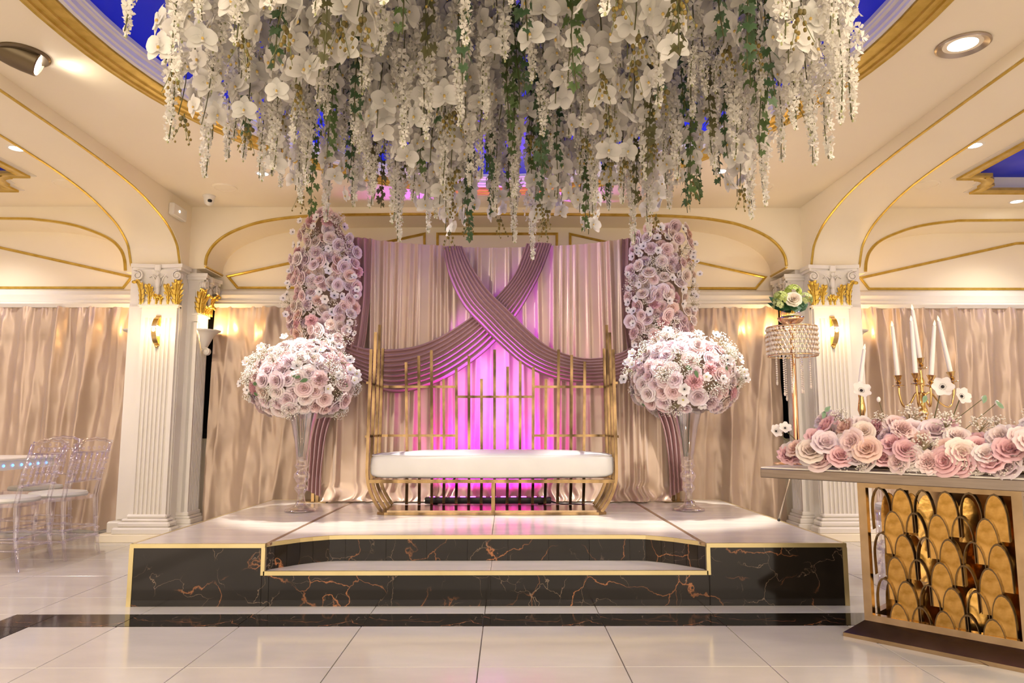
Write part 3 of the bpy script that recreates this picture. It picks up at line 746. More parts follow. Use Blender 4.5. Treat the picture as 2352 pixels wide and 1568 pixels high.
# marble risers
E_ = 0.022
xs = [xl+E_, -1.355]
def mpanel(a, b, z0, z1, y=y0): wpart('marble_panel', MB().box(a+0.0012, b-0.0012, y, y+0.011, z0, z1), MARBLE, t)
mpanel(xl+E_, riser[0][0]-E_*0.5-0.0, 0.0, ST-E_); mpanel(riser[-1][0]+E_*0.5, xr-E_, 0.0, ST-E_)
for (a, b) in ((riser[0][0]-E_*0.5, -1.335), (-1.335, xm), (xm, 1.137), (1.137, riser[-1][0]+E_*0.5)): mpanel(a, b, 0.0, SL-E_)
for i in range(len(riser)-1):
    a, b = riser[i], riser[i+1]
    seg = [(a, b)]
    if b[0]-a[0] > 0.5:
        k = 7; seg = [((a[0]+(b[0]-a[0])*j/k, ym), (a[0]+(b[0]-a[0])*(j+1)/k, ym)) for j in range(k)]
    for (p, q) in seg:
        d = Vector((q[0]-p[0], q[1]-p[1])); nn = Vector((-d.y, d.x)).normalized()*0.010; u_ = d.normalized()*0.001
        poly = [(p[0]+u_.x, p[1]+u_.y), (q[0]-u_.x, q[1]-u_.y), (q[0]-u_.x+nn.x, q[1]-u_.y+nn.y), (p[0]+u_.x+nn.x, p[1]+u_.y+nn.y)]
        wpart('marble_panel', MB().prism(poly, SL+0.0005, ST-E_*0.8), MARBLE, t)
for xx, nx in ((xl, 1), (xr, -1)):
    for (c, d) in ((y0+0.012, 4.74), (4.74, 5.35), (5.35, 5.96), (5.96, y1-0.01)):
        wpart('marble_panel', MB().box(min(xx, xx+nx*0.01), max(xx, xx+nx*0.01), c+0.001, d-0.001, 0, ST-E_), MARBLE, t)
# gold edging
m_ = MB()
e = 0.012
for (a, b) in ((xl, riser[0][0]+0.002), (riser[-1][0]-0.002, xr)): m_.box(a, b, y0-0.004, y0+0.016, ST-E_, ST+0.001)
m_.box(xl-0.003, xl+0.014, y0, y1, ST-E_, ST+0.001).box(xr-0.014, xr+0.003, y0, y1, ST-E_, ST+0.001).box(xl, xr, y1-0.012, y1+0.002, ST-E_, ST+0.001)
for (a, b, z0, z1) in ((xl-0.003, xl+E_, 0, ST-E_), (xr-E_, xr+0.003, 0, ST-E_), (riser[0][0]-E_*0.8, riser[0][0]+0.004, SL-E_, ST-E_), (riser[-1][0]-0.004, riser[-1][0]+E_*0.8, SL-E_, ST-E_)):
    m_.box(a, b, y0-0.004, y0+0.012, z0, z1)
m_.box(riser[0][0]-0.003, riser[-1][0]+0.003, y0-0.004, y0+0.016, SL-E_, SL+0.001)
V = []; 
rr_ = [(riser[0][0], y0+0.01)]+riser+[(riser[-1][0], y0+0.01)]
for (a, b) in rr_: V += [(a, b-0.005, ST-E_), (a, b-0.005, ST+0.001), (a, b+0.014, ST+0.001), (a, b+0.014, ST-E_)]
m_.add(V, [(i*4+j, i*4+(j+1) % 4, i*4+4+(j+1) % 4, i*4+4+j) for i in range(len(rr_)-1) for j in range(4)])
wpart('gold_edging', m_, EDGE, t)
# ================================================================== CURTAINS
def fbm(x, y, z=0): return noise.noise(Vector((x, y, z)))
def curtain(name, label, x0, x1, y, z0, z1, seed, nf, amp=0.035, group=None, lean=0.25):
    m_ = MB(); nu = int((x1-x0)*90); nv = 60
    def fn(a, b):
        h = 1-b                      # 0 at the top
        x = x0+(x1-x0)*a
        ph = nf*(x-x0)*2*PI+1.8*fbm(x*1.3, seed)+lean*math.sin(x*3+seed)*h*5
        A_ = amp*(0.40+0.75*h)*(1+0.6*fbm(x*2, h*2, seed+5))
        f1 = 1-2*abs(math.sin(ph/2))**0.8; f2 = 1-2*abs(math.sin(ph*0.85+2.2*h+seed))**0.9
        yy = y-A_*(0.9+0.75*f1+0.38*f2)+0.012*fbm(x*9, h*7+x*3, seed+2)+0.008*fbm(x*20, h*13-x*9, seed+4)
        if h < 0.16:                      # small swags between the pinched hooks
            q = (x*nf*1.7) % 1.0; yy -= 0.020*math.sin(q*PI)*math.sin(h/0.16*PI)
        if h < 0.08: yy += -0.012*abs(math.sin(x*55))*(1-h/0.08)
        z = z0+(z1-z0)*b
        if b > 0.97: z += 0.008*math.sin(x*60)
        if b < 0.02: z += 0.01*math.sin(ph)
        return (x+0.012*fbm(x*4, h*3, seed+9), yy-0.02*h*h, z)
    m_.grid(fn, nu, nv)
    o = link(name, mesh(name, m_, CURTAIN, True), label=label, category='curtain')
    if group: o['group'] = group
    return o
curtain('satin_curtain', 'champagne satin curtain in the left aisle behind the clear chairs', -6.8, -3.50, 6.93, 0.03, 2.155, 1.0, 3.3, 0.065)
curtain('satin_curtain', 'champagne satin curtain left of the stage backdrop', -2.86, -1.45, 6.92, 0.05, 2.155, 7.0, 1.9, 0.055)
curtain('satin_curtain', 'champagne satin curtain right of the stage backdrop', 1.25, 2.665, 6.92, 0.05, 2.155, 13.0, 2.2, 0.050)
curtain('satin_curtain', 'champagne satin curtain in the right aisle behind the candelabra', 3.30, 6.6, 6.93, 0.03, 2.155, 19.0, 3.6, 0.062)
# backdrop frame and drape
t = thing('backdrop_stand', 'gold tube stand holding the blush stage backdrop', 'stand', (XC, 6.36, ST))
for s_ in (-1, 1):
    for (o_, yy) in ((1.56, 6.36), (1.62, 6.44)):
        wpart('post', MB().tube([(XC+s_*o_, yy, ST+0.008), (XC+s_*o_, yy, 2.66)], 0.013, sq=True), SOFAG, t)
    wpart('base_plate', MB().box(XC+s_*1.60-0.13, XC+s_*1.60+0.13, 6.30, 6.50, ST+0.001, ST+0.009), SOFAG, t)
    wpart('rung', MB().tube([(XC+s_*1.56, 6.36, 0.75), (XC+s_*1.62, 6.44, 0.75)], 0.009, sq=True), SOFAG, t)
wpart('crossbar', MB().tube([(XC-1.62, 6.44, 2.69), (XC-0.8, 6.43, 2.615), (XC, 6.43, 2.585), (XC+0.8, 6.43, 2.615), (XC+1.62, 6.44, 2.69)], 0.012), SOFAG, t)
def ztop(x): return 2.622+0.085*((x-XC)/1.2)**2
_r = random.Random(5); pl = []
xx = -1.75
while xx < 1.6: pl.append((xx, _r.uniform(0.016, 0.055))); xx += _r.uniform(0.05, 0.15)
def pleat(x, h):
    s_ = 0.0
    for (c, a) in pl:
        d = (x-c-0.03*h*math.sin(c*9))/0.021
        if abs(d) < 3: s_ += a*math.exp(-d*d)
    return s_
m_ = MB()
def fn(a, b):
    x = -1.62+3.06*a; h = 1-b; zt = ztop(x)
    y = 6.385-pleat(x, h)*(0.55+0.5*math.sin(h*2.2))-0.012*math.sin(x*7+h)-0.03*h
    y += 0.014*fbm(x*3, h*3, 3)
    if b < 0.085:
        k = (0.085-b)/0.085
        y -= 0.11*k*(0.5+0.8*abs(fbm(x*3.1, 4)))+0.02*math.sin(x*23)*k
        z = ST+0.012+(0.028+0.02*math.sin(x*17+2)*math.sin(k*PI))*abs(math.cos(k*PI*0.5))+0.10*(1-k)**2
        return (x+0.02*math.sin(k*5+x*9), y, z)
    z = ST+0.14+(zt-ST-0.14)*(b-0.085)/0.915
    return (x, y, z)
m_.grid(fn, 420, 60)
o = link('backdrop_drape', mesh('backdrop_drape', m_, DRAPE, True), label='wide pleated blush drape hanging behind the gold sofa, pooling on the stage', category='drape')
# sashes
def sash(label, up, lo, y0_, N, seed, lift):
    U = spline([P(u, v, y0_) for u, v in up], 12); Lw = spline([P(u, v, y0_) for u, v in lo], 12); n = min(len(U), len(Lw))-1
    m_ = MB()
    def fn(a, b):
        i = min(int(a*n), n-1); f = a*n-i
        p = U[i].lerp(U[i+1], f); q = Lw[i].lerp(Lw[i+1], f)
        c = p.lerp(q, b+0.035*math.sin(b*PI)*math.sin(a*7+seed))
        ph = b*N*2*PI+0.9*fbm(a*3, seed, b*2)+0.6*math.sin(a*5+seed)
        wdt = (p-q).length
        amp = min(0.020, wdt/N*0.42)
        c.y -= amp*(1+math.sin(ph))+0.05*math.sin(b*PI)*min(1, wdt/0.3)+lift*math.sin(min(1, a*1.6)*PI/2)
        return c
    m_.grid(fn, 150, N*8)
    return link('drape_sash', mesh('drape_sash', m_, MAUVE, True), label=label, category='sash')
sash('mauve sash from the upper right down to the left flower column, behind the other sash',
     [(1209, 560), (1187, 620), (1160, 660), (1120, 700), (1070, 738), (1010, 775), (950, 797), (880, 803), (820, 795), (745, 765)],
     [(1268, 560), (1245, 622), (1215, 680), (1185, 728), (1130, 795), (1060, 850), (985, 888), (910, 903), (850, 885), (772, 835)], 6.33, 9, 2.0, 0.03)
sash('mauve sash from the upper left down to the right flower column, lying in front',
     [(1062, 566), (1085, 615), (1122, 668), (1170, 716), (1210, 757), (1255, 795), (1310, 818), (1360, 824), (1420, 812), (1490, 775)],
     [(1018, 568), (1030, 630), (1062, 700), (1110, 755), (1150, 795), (1200, 838), (1262, 868), (1330, 880), (1410, 876), (1480, 850)], 6.27, 8, 5.0, 0.05)
for s_, lab in ((-1, 'left'), (1, 'right')):
    m_ = MB()
    e1 = spline([P(u, v, 6.30) for u, v in ((852, 548), (850, 700), (825, 850), (762, 960), (742, 1060), (738, 1142))], 8)
    e2 = spline([P(u, v, 6.30) for u, v in ((800, 546), (798, 700), (775, 850), (722, 960), (712, 1060), (708, 1125))], 8)
    def fn(a, b):
        q = (1-b)*(len(e1)-1.001); i = int(q); f = q-i
        p = e1[i].lerp(e1[i+1], f).lerp(e2[i].lerp(e2[i+1], f), a)
        x_ = p.x if s_ < 0 else mir(p.x)
        return (x_, 6.31-0.018*(1+math.sin(a*PI*7+b*2))-0.02*a, max(p.z, ST+0.02))
    m_.grid(fn, 48, 40)
    link('side_panel', mesh('side_panel', m_, MAUVE, True), label='narrow mauve fabric panel edging the backdrop behind the %s flowers' % lab, category='drape')
# LED bar
t = thing('light_bar', 'long black stage light bar glowing magenta behind the sofa', 'light bar', (-0.16, 6.12, ST+0.0012))
part('body', MB().box(-0.53, 0.53, -0.045, 0.045, 0.012, 0.065, bev=0.006), BLACK, t)
for k in range(12): part('led_lens', MB().lathe([(0.024, 0.064), (0.022, 0.069), (0.001, 0.071)], 12, Matrix.Translation((-0.47+0.0855*k, 0, 0))), LEDM, t, True)
for s_ in (-1, 1): part('foot', MB().box(s_*0.45-0.03, s_*0.45+0.03, -0.06, 0.06, 0, 0.012), BLACK, t)
m_ = MB().tube(spline([(0.37, 6.12, ST+0.03), (0.45, 6.08, ST+0.012), (0.56, 6.12, ST+0.008), (0.66, 6.02, ST+0.008), (0.60, 5.98, ST+0.008)], 6), 0.006, 6)
link('power_cable', mesh('power_cable', m_, BLACK, True), label='black cable lying on the stage right of the light bar', category='cable')

# ================================================================== SOFA
t = thing('gold_sofa', 'wide gold bar-back bench sofa on the stage centre', 'sofa', (-0.115, 5.72, ST))
def L2(p): return (p[0], p[1], p[2])
SX = 0.925    # half width at the seat
def bar(name, pts, r=0.011): wpart(name, MB().tube(pts, r, sq=True), SOFAG if name == 'leg' else BARM, t)
yb = 6.02
cx = -0.115
bars = [(933, 832), (962, 817), (991, 804), (1019, 870), (1048, 846), (1077, 817), (1106, 870), (1136, 803), (1166, 842), (1195, 829), (1225, 843), (1254, 870), (1283, 803), (1313, 815), (1343, 830)]
for (u, v) in bars:
    p = P(u, v, yb+0.02); q = P(u+(1136-u)*0.01, 1030, yb)
    bar('back_bar', [(p.x, yb+0.02, p.z), (q.x, yb, 0.80), (q.x*0.985, yb-0.06, 0.52), (q.x*0.97-0.004, yb-0.12, ST+0.03)], 0.0115)
def zrow(v, y): return P(1136, v, y).z
xL = [P(u, 900, yb).x for u, v in bars]
za, zm, zl = zrow(888, yb), zrow(911, yb), zrow(1000, yb)
bar('rail', [(xL[4], yb, zm), (xL[10], yb, zm)], 0.010)
for (a, b, z) in ((xL[4], -1.14, za), (xL[10], 0.915, za), (xL[4], -1.14, zl), (xL[10], 0.915, zl)):
    bar('rail', [(a, yb+0.005, z), (b+(0.14 if b < 0 else -0.14), yb+0.005, z), (b, yb-0.05, z)], 0.010)
# arms: curved uprights stepping back in depth
for s_ in (-1, 1):
    for k, (yy, zt) in enumerate(((5.46, P(853, 802, 5.46).z), (5.63, P(861, 763, 5.63).z), (5.80, P(870, 746, 5.80).z), (5.97, P(878, 800, 5.97).z))):
        xo = 0.925
        pts = [(cx+s_*(xo+0.006), yy, zt), (cx+s_*(xo+0.012), yy, 1.1), (cx+s_*(xo+0.016), yy, 0.75), (cx+s_*(xo+0.014), yy, 0.62), (cx+s_*(xo-0.005), yy, 0.53), (cx+s_*(xo-0.045), yy, 0.44), (cx+s_*(xo-0.10), yy-0.0, ST+0.02)]
        wpart('arm_upright', MB().tube(spline(pts, 4), 0.0115, sq=True, up=(0, 1, 0)), BARM, t)
    for z in (za, zl): bar('rail', [(cx+s_*0.955, 5.46, z), (cx+s_*0.965, 5.98, z)], 0.009)
# seat frame, centre leg and base
m_ = MB().box(cx-SX, cx+SX, 5.43, 5.455, 0.575, 0.60).box(cx-SX, cx+SX, 5.97, 5.995, 0.575, 0.60)
for xx in (-SX, -0.3, 0.3, SX-0.02): m_.box(cx+xx, cx+xx+0.02, 5.44, 5.99, 0.577, 0.598)
wpart('seat_frame', m_, SOFAG, t)
bar('leg', [(cx+0.01, 5.44, 0.58), (cx+0.01, 5.44, ST+0.02)], 0.013)
pts = [(cx-0.80, 5.42), (cx+0.80, 5.42), (cx+0.86, 5.46), (cx+0.86, 5.92), (cx-0.86, 5.92), (cx-0.86, 5.46)]
wpart('base', MB().prism(pts, ST+0.001, ST+0.020), SOFAG, t)
wpart('base_plinth', MB().prism([(cx-0.79, 5.48), (cx+0.79, 5.48), (cx+0.79, 5.86), (cx-0.79, 5.86)], ST+0.02, ST+0.028), BRONZEM, t)
# cushion
m_ = MB()
cw, cd, z0_, z1_ = SX+0.005, 0.30, 0.602, 0.80
def sgnp(v, e): return math.copysign(abs(v)**e, v)
def fn(a, b):
    th = 2*PI*a; ph = -PI/2+PI*b
    cphi = sgnp(math.cos(ph), 0.32); sphi = sgnp(math.sin(ph), 0.32)
    x = cw*sgnp(math.cos(th), 0.16)*cphi; y = cd*sgnp(math.sin(th), 0.22)*cphi
    z = (z0_+z1_)/2+(z1_-z0_)/2*sphi
    if ph > 0.6: z += 0.014*math.cos(x/cw*PI/2)*math.cos(y/cd*PI/2)
    d = 0.006*fbm(x*4, z*7, y*4)+0.003*fbm(x*13, z*10, 3)
    return (cx+x+d, 5.715+y+d*2, z+d)
m_.grid(fn, 140, 28)
cush = wpart('seat_cushion', m_, LEATHER, t, True)
m_ = MB(); pp = []
for k in range(64):
    th = 2*PI*k/64; pp.append((cx+(cw-0.012)*sgnp(math.cos(th), 0.16), 5.715+(cd-0.012)*sgnp(math.sin(th), 0.22), z1_-0.022))
m_.tube(pp+[pp[0]], 0.0045, 5, cap=False)
wpart('piping', m_, LEATHER, cush, True)

# ================================================================== FLOWERS (meshes)
def rose_mesh(seed, layers=((3, .16, .50, 12), (4, .30, .52, 24), (5, .50, .46, 42), (6, .74, .34, 60), (6, .98, .16, 78)), ruffle=0.04):
    r = random.Random(seed); m_ = MB(); tint = []
    for li, (n, rad, hgt, open_) in enumerate(layers):
        k = li/(len(layers)-1)
        for i in range(n):
            a0 = 2*PI*(i+r.uniform(-.15, .15))/n+li*0.7; wdt = 2*PI/n*0.78; nu, nv = 5, 4
            rs = r.uniform(.92, 1.08); hz = r.uniform(-.03, .03)
            base = len(m_.v)
            V = []
            for j in range(nv+1):
                v = j/nv
                for q in range(nu+1):
                    u = q/nu*2-1
                    a = a0+u*wdt*(0.55+0.45*math.sin(v*PI*0.6+0.3))
                    rr = rad*(0.30+0.62*math.sin(v*PI/2))+0.11*k*v**2
                    rr *= rs*(1-0.10*u*u*v)
                    z = -0.30+v*(hgt+0.30)*(1-0.12*u*u)+hz
                    if v > 0.9: rr += 0.05+0.09*k; z -= 0.04+0.12*k
                    rr += ruffle*math.sin(u*4+i)*v; z += ruffle*0.7*math.cos(u*5+i*2)*v
                    V.append((rr*math.cos(a), rr*math.sin(a), z))
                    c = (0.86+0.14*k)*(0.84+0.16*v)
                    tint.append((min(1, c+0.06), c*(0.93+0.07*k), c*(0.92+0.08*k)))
            m_.add(V, [(y*(nu+1)+x, y*(nu+1)+x+1, (y+1)*(nu+1)+x+1, (y+1)*(nu+1)+x) for y in range(nv) for x in range(nu)])
    # calyx body so the flower is not hollow from behind
    n0 = len(m_.v); m_.ell((0, 0, -0.12), (0.36, 0.36, 0.22), 8, 5); tint += [(0.86, 0.78, 0.76)]*(len(m_.v)-n0)
    return mesh('rose', m_, PETAL, True, tint)
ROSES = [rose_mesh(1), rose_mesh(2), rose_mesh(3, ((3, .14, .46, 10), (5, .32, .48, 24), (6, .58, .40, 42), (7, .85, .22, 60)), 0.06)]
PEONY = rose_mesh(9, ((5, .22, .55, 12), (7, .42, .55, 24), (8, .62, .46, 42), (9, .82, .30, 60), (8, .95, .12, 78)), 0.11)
def flat_flower(npet, L_, W_, cup, white, cen, cr, seed, dots=True):
    r = random.Random(seed); m_ = MB(); tint = []
    for i in range(npet):
        a = 2*PI*i/npet+r.uniform(-.12, .12); V = []; nu, nv = 4, 4; lift = r.uniform(-.05, .05)+(0.03 if i % 2 else 0)
        for j in range(nv+1):
            v = j/nv
            for q in range(nu+1):
                u = q/nu*2-1
                wd = W_*0.5*math.sin(PI*min(1, 0.12+v*0.80))**0.6
                x = L_*v*(1-0.08*u*u); y = u*wd; z = cup*v*v+0.06*u*u+lift*v+0.03*math.sin(u*5)*v
                V.append((x*math.cos(a)-y*math.sin(a), x*math.sin(a)+y*math.cos(a), z)); g = 0.92+0.08*v; tint.append((white[0]*g, white[1]*g, white[2]*g))
        m_.add(V, [(y*(nu+1)+x, y*(nu+1)+x+1, (y+1)*(nu+1)+x+1, (y+1)*(nu+1)+x) for y in range(nv) for x in range(nu)])
    n0 = len(m_.v); m_.ell((0, 0, 0.08), (cr, cr, cr*0.7), 8, 5); tint += [cen]*(len(m_.v)-n0)
    if dots:
        n0 = len(m_.v)
        for k in range(12):
            a = 2*PI*k/12; q = cr*1.7; m_.ell((q*math.cos(a), q*math.sin(a), 0.12), 0.035, 4, 3)
        tint += [(0.03, 0.02, 0.02)]*(len(m_.v)-n0)
    return mesh('anemone', m_, PETAL, True, tint)
ANEM = flat_flower(6, 1.0, 0.95, 0.32, (1, 1, 1), (0.02, 0.015, 0.02), 0.17, 3)
ANEY = flat_flower(5, 1.0, 0.95, 0.42, (1, 1, 1), (0.75, 0.70, 0.12), 0.15, 4, False)
def orchid_mesh(seed):
    r = random.Random(seed); m_ = MB(); tint = []
    def pet(a, L_, W_, z0, bend):
        V = []; nu, nv = 4, 4
        for j in range(nv+1):
            v = j/nv
            for q in range(nu+1):
                u = q/nu*2-1; wd = W_*0.5*math.sin(PI*min(1, 0.12+v*0.80))**0.55
                x = L_*(v*(1-0.10*u*u)); y = u*wd; z = z0+bend*v*v+0.07*u*u-0.03*math.sin(v*6)
                V.append((x*math.cos(a)-y*math.sin(a), x*math.sin(a)+y*math.cos(a), z)); g = 0.80+0.20*min(1, v*1.6)-0.05*(z0 < 0); tint.append((g, g*0.99, g*0.95))
        m_.add(V, [(y*(nu+1)+x, y*(nu+1)+x+1, (y+1)*(nu+1)+x+1, (y+1)*(nu+1)+x) for y in range(nv) for x in range(nu)])
    for a in (R(90), R(215), R(325)): pet(a+r.uniform(-.1, .1), 1.08, 0.74, -0.02, -0.14)
    for a in (R(12), R(168)): pet(a+r.uniform(-.08, .08), 0.98, 1.05, 0.05, -0.12+r.uniform(-.1, .1))
    n0 = len(m_.v); m_.ell((0, -0.08, 0.12), (0.09, 0.12, 0.09), 6, 4); tint += [(0.95, 0.70, 0.22)]*(len(m_.v)-n0)
    n0 = len(m_.v); m_.ell((0, -0.22, 0.10), (0.12, 0.10, 0.05), 6, 4); tint += [(1, 0.96, 0.88)]*(len(m_.v)-n0)
    return mesh('orchid_blossom', m_, PETAL, True, tint)
ORCH = [orchid_mesh(1), orchid_mesh(2), orchid_mesh(5)]
def qn(n, spin): return (Vector(n).normalized().to_track_quat('Z', 'Y') @ Euler((0, 0, spin)).to_quaternion())
WH = (0.93, 0.89, 0.87); IV = (0.92, 0.86, 0.78); BL = (0.93, 0.80, 0.79); MV = (0.84, 0.73, 0.76); PK = (0.90, 0.64, 0.67); PE = (0.92, 0.74, 0.65); DR = (0.82, 0.56, 0.59); LV = (0.90, 0.82, 0.86)
GREEN = (0.12, 0.22, 0.10)
def jit(c, r, k=0.04): 
    d = r.uniform(-k, k); return tuple(max(0.02, min(0.95, x+d)) for x in c)
def leaf_mesh(name, pts, fold=0.12, col=(1, 1, 1)):
    # outline fan with a raised mid rib
    m_ = MB(); V = [(0, 0, 0.0)]+[(x, y, -fold*abs(x)) for x, y in pts]; n = len(pts)
    m_.add(V, [(0, i+1, (i+1) % n+1) for i in range(n)])
    return mesh(name, m_, LEAF, False, [(0.75, 0.85, 0.6)]+[col]*n)
IVY = leaf_mesh('ivy_leaf', [(0, -.12), (.18, -.42), (.42, -.30), (.55, -.38), (.46, -.05), (.62, .18), (.30, .22), (.18, .42), (0, .75), (-.18, .42), (-.30, .22), (-.62, .18), (-.46, -.05), (-.55, -.38), (-.42, -.30), (-.18, -.42)])
ROSEL = leaf_mesh('rose_leaf', [(0, -.5), (.18, -.35), (.30, -.1), (.28, .2), (.14, .5), (0, .75), (-.14, .5), (-.28, .2), (-.30, -.1), (-.18, -.35)])
def gyp_mesh(seed, R_, n):
    """baby's breath spray: fine stems with tiny white buds"""
    r = random.Random(seed); m_ = MB(); tint = []
    for k in range(n):
        d = Vector((r.gauss(0, 1), r.gauss(0, 1), r.uniform(0.1, 1.6))).normalized(); p = d*R_*r.uniform(0.6, 1.0)
        if k % 3 == 0:
            n0 = len(m_.v); m_.tube([(0, 0, -0.2*R_), p*0.6+Vector((r.uniform(-.01, .01), 0, 0)), p], 0.0009, 3, cap=False); tint += [(0.38, 0.34, 0.20)]*(len(m_.v)-n0)
        n0 = len(m_.v); s_ = r.uniform(0.0035, 0.0055)
        m_.add([p+Vector(v)*s_ for v in ((1, 0, 0), (-1, 0, 0), (0, 1, 0), (0, -1, 0), (0, 0, 1), (0, 0, -1))], [(0, 2, 4), (2, 1, 4), (1, 3, 4), (3, 0, 4), (2, 0, 5), (1, 2, 5), (3, 1, 5), (0, 3, 5)])
        tint += [(1, 1, 0.98)]*(len(m_.v)-n0)
    return mesh('babys_breath', m_, PETAL, False, tint)
GYP = [gyp_mesh(1, 0.075, 70), gyp_mesh(2, 0.09, 90), gyp_mesh(3, 0.06, 60)]
def put(name, me, par, p, n, s_, col, r, **kw):
    b = par.location
    return link(name, me, par, Vector(p)-b, qn(n, r.uniform(0, 6.28)), s_, col, **kw)

# ---------------------------------------------------------- flower columns
def flower_column(side, sgn, outline, seed, nfl):
    """outline: list of (z, xmin, xmax); flowers fill the surface of an upright pillow at y 6.2"""
    r = random.Random(seed)
    zs = [o_[0] for o_ in outline]
    t = thing('flower_column', 'tall upright panel of blush and white roses at the %s edge of the backdrop' % side, 'flower arrangement', (sum(o_[1]+o_[2] for o_ in outline)/2/len(outline), 6.24, min(zs)-0.05))
    def ext(z):
        for a, b in zip(outline, outline[1:]):
            if a[0] <= z <= b[0]:
                f = (z-a[0])/(b[0]-a[0]); return a[1]+(b[1]-a[1])*f, a[2]+(b[2]-a[2])*f
        return outline[0][1], outline[0][2]
    # dark leafy core
    m_ = MB(); zc = min(zs)
    k = 12
    V = []; 
    for i in range(k+1):
        z = zs[0]+(zs[-1]-zs[0])*i/k; a, b = ext(z); c, h = (a+b)/2, (b-a)/2*0.72
        for j in range(10):
            an = 2*PI*j/10; V.append((c+h*math.cos(an), 6.27+0.07*math.sin(an), z))
    m_.add(V, [(i*10+j, i*10+(j+1) % 10, i*10+10+(j+1) % 10, i*10+10+j) for i in range(k) for j in range(10)]+[tuple(range(10)), tuple(range(k*10, k*10+10))])
    wpart('net_core', m_, NET, t)
    pts = []; tries = 0
    while len(pts) < nfl and tries < 20000:
        tries += 1
        z = r.uniform(zs[0], zs[-1]); a, b = ext(z); u = r.uniform(-1, 1); x = (a+b)/2+(b-a)/2*u
        if all((x-q[0])**2+(z-q[1])**2 > 0.060**2 for q in pts): pts.append((x, z, u))
    for (x, z, u) in pts:
        y = 6.21-0.10*math.sqrt(max(0, 1-u*u))+r.uniform(-0.03, 0.02)
        n = Vector((u*1.3+r.uniform(-.5, .5), -1, r.uniform(-.5, .6)))
        q = r.random()
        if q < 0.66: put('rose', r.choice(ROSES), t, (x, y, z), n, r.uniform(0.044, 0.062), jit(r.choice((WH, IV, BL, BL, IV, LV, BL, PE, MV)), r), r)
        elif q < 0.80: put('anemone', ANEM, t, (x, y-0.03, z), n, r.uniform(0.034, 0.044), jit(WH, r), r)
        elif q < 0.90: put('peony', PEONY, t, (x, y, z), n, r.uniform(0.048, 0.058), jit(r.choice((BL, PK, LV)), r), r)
        else: put('babys_breath', r.choice(GYP), t, (x, y-0.01, z), n, 0.9, (0.95, 0.90, 0.84), r)
    for k in range(16):
        z = r.uniform(zs[0], zs[-1]); a, b = ext(z); x = r.uniform(a, b)
        put('babys_breath', r.choice(GYP), t, (x, 6.14, z), (r.uniform(-1, 1), -1, r.uniform(-.5, 1)), r.uniform(0.8, 1.2), (0.95, 0.90, 0.84), r)
    for k in range(16):
        z = r.uniform(zs[0], zs[-1]); a, b = ext(z); x = r.choice((a, b))
        put('anemone', ANEM, t, (x+r.uniform(-.05, .05), 6.12, z), (r.uniform(-.6, .6), -1, r.uniform(-.2, .5)), r.uniform(0.025, 0.034), jit(WH, r), r)
    return t
Y = 6.2
def xo(u, v): return P(u, v, Y).x
def zo(v): return P(745, v, Y).z
flower_column('left', -1, [(zo(800), xo(690, 780), xo(800, 780)), (zo(740), xo(662, 740), xo(815, 740)), (zo(640), xo(662, 640), xo(822, 640)), (zo(580), xo(672, 580), xo(822, 580)), (zo(530), xo(692, 530), xo(800, 530)), (zo(495), xo(722, 495), xo(772, 495))], 21, 230)
flower_column('right', 1, [(zo(805), xo(1470, 790), xo(1590, 790)), (zo(730), xo(1440, 720), xo(1592, 720)), (zo(640), xo(1440, 640), xo(1592, 640)), (zo(580), xo(1452, 580), xo(1588, 580)), (zo(545), xo(1458, 545), xo(1585, 545)), (zo(524), xo(1480, 524), xo(1575, 524))], 33, 230)

# ---------------------------------------------------------- vases and bouquets
def vase(x, y, label):
    t = thing('glass_vase', label, 'vase', (x, y, ST))
    pr = [(0.001, 0.0), (0.118, 0.0), (0.120, 0.006), (0.118, 0.018), (0.085, 0.026), (0.045, 0.05), (0.030, 0.09), (0.024, 0.135), (0.034, 0.150), (0.050, 0.170), (0.052, 0.186), (0.036, 0.205), (0.030, 0.215),
          (0.044, 0.232), (0.062, 0.262), (0.060, 0.290), (0.040, 0.312), (0.034, 0.325), (0.050, 0.340), (0.058, 0.352), (0.050, 0.362), (0.046, 0.40), (0.052, 0.46), (0.066, 0.55), (0.088, 0.66), (0.115, 0.76), (0.135, 0.80)]
    inn = [(0.131, 0.80), (0.110, 0.757), (0.084, 0.66), (0.062, 0.55), (0.047, 0.46), (0.040, 0.40), (0.001, 0.385)]
    m_ = MB(); V0 = len(m_.v); m_.lathe(pr+inn, 32, cap=False)
    for i, v in enumerate(m_.v):       # vertical flutes in the trumpet
        if 0.38 < v[2] < 0.79:
            a = math.atan2(v[1], v[0]); k = 1+0.035*math.cos(a*10); m_.v[i] = (v[0]*k, v[1]*k, v[2])
    part('vase_body', m_, VGLASS, t, True)
    m_ = MB(); m_.lathe([(0.001, 0.004), (0.09, 0.004), (0.10, 0.010), (0.06, 0.02), (0.001, 0.022)], 24, cap=False); part('base_disc', m_, VGLASS, t, True)
    return t
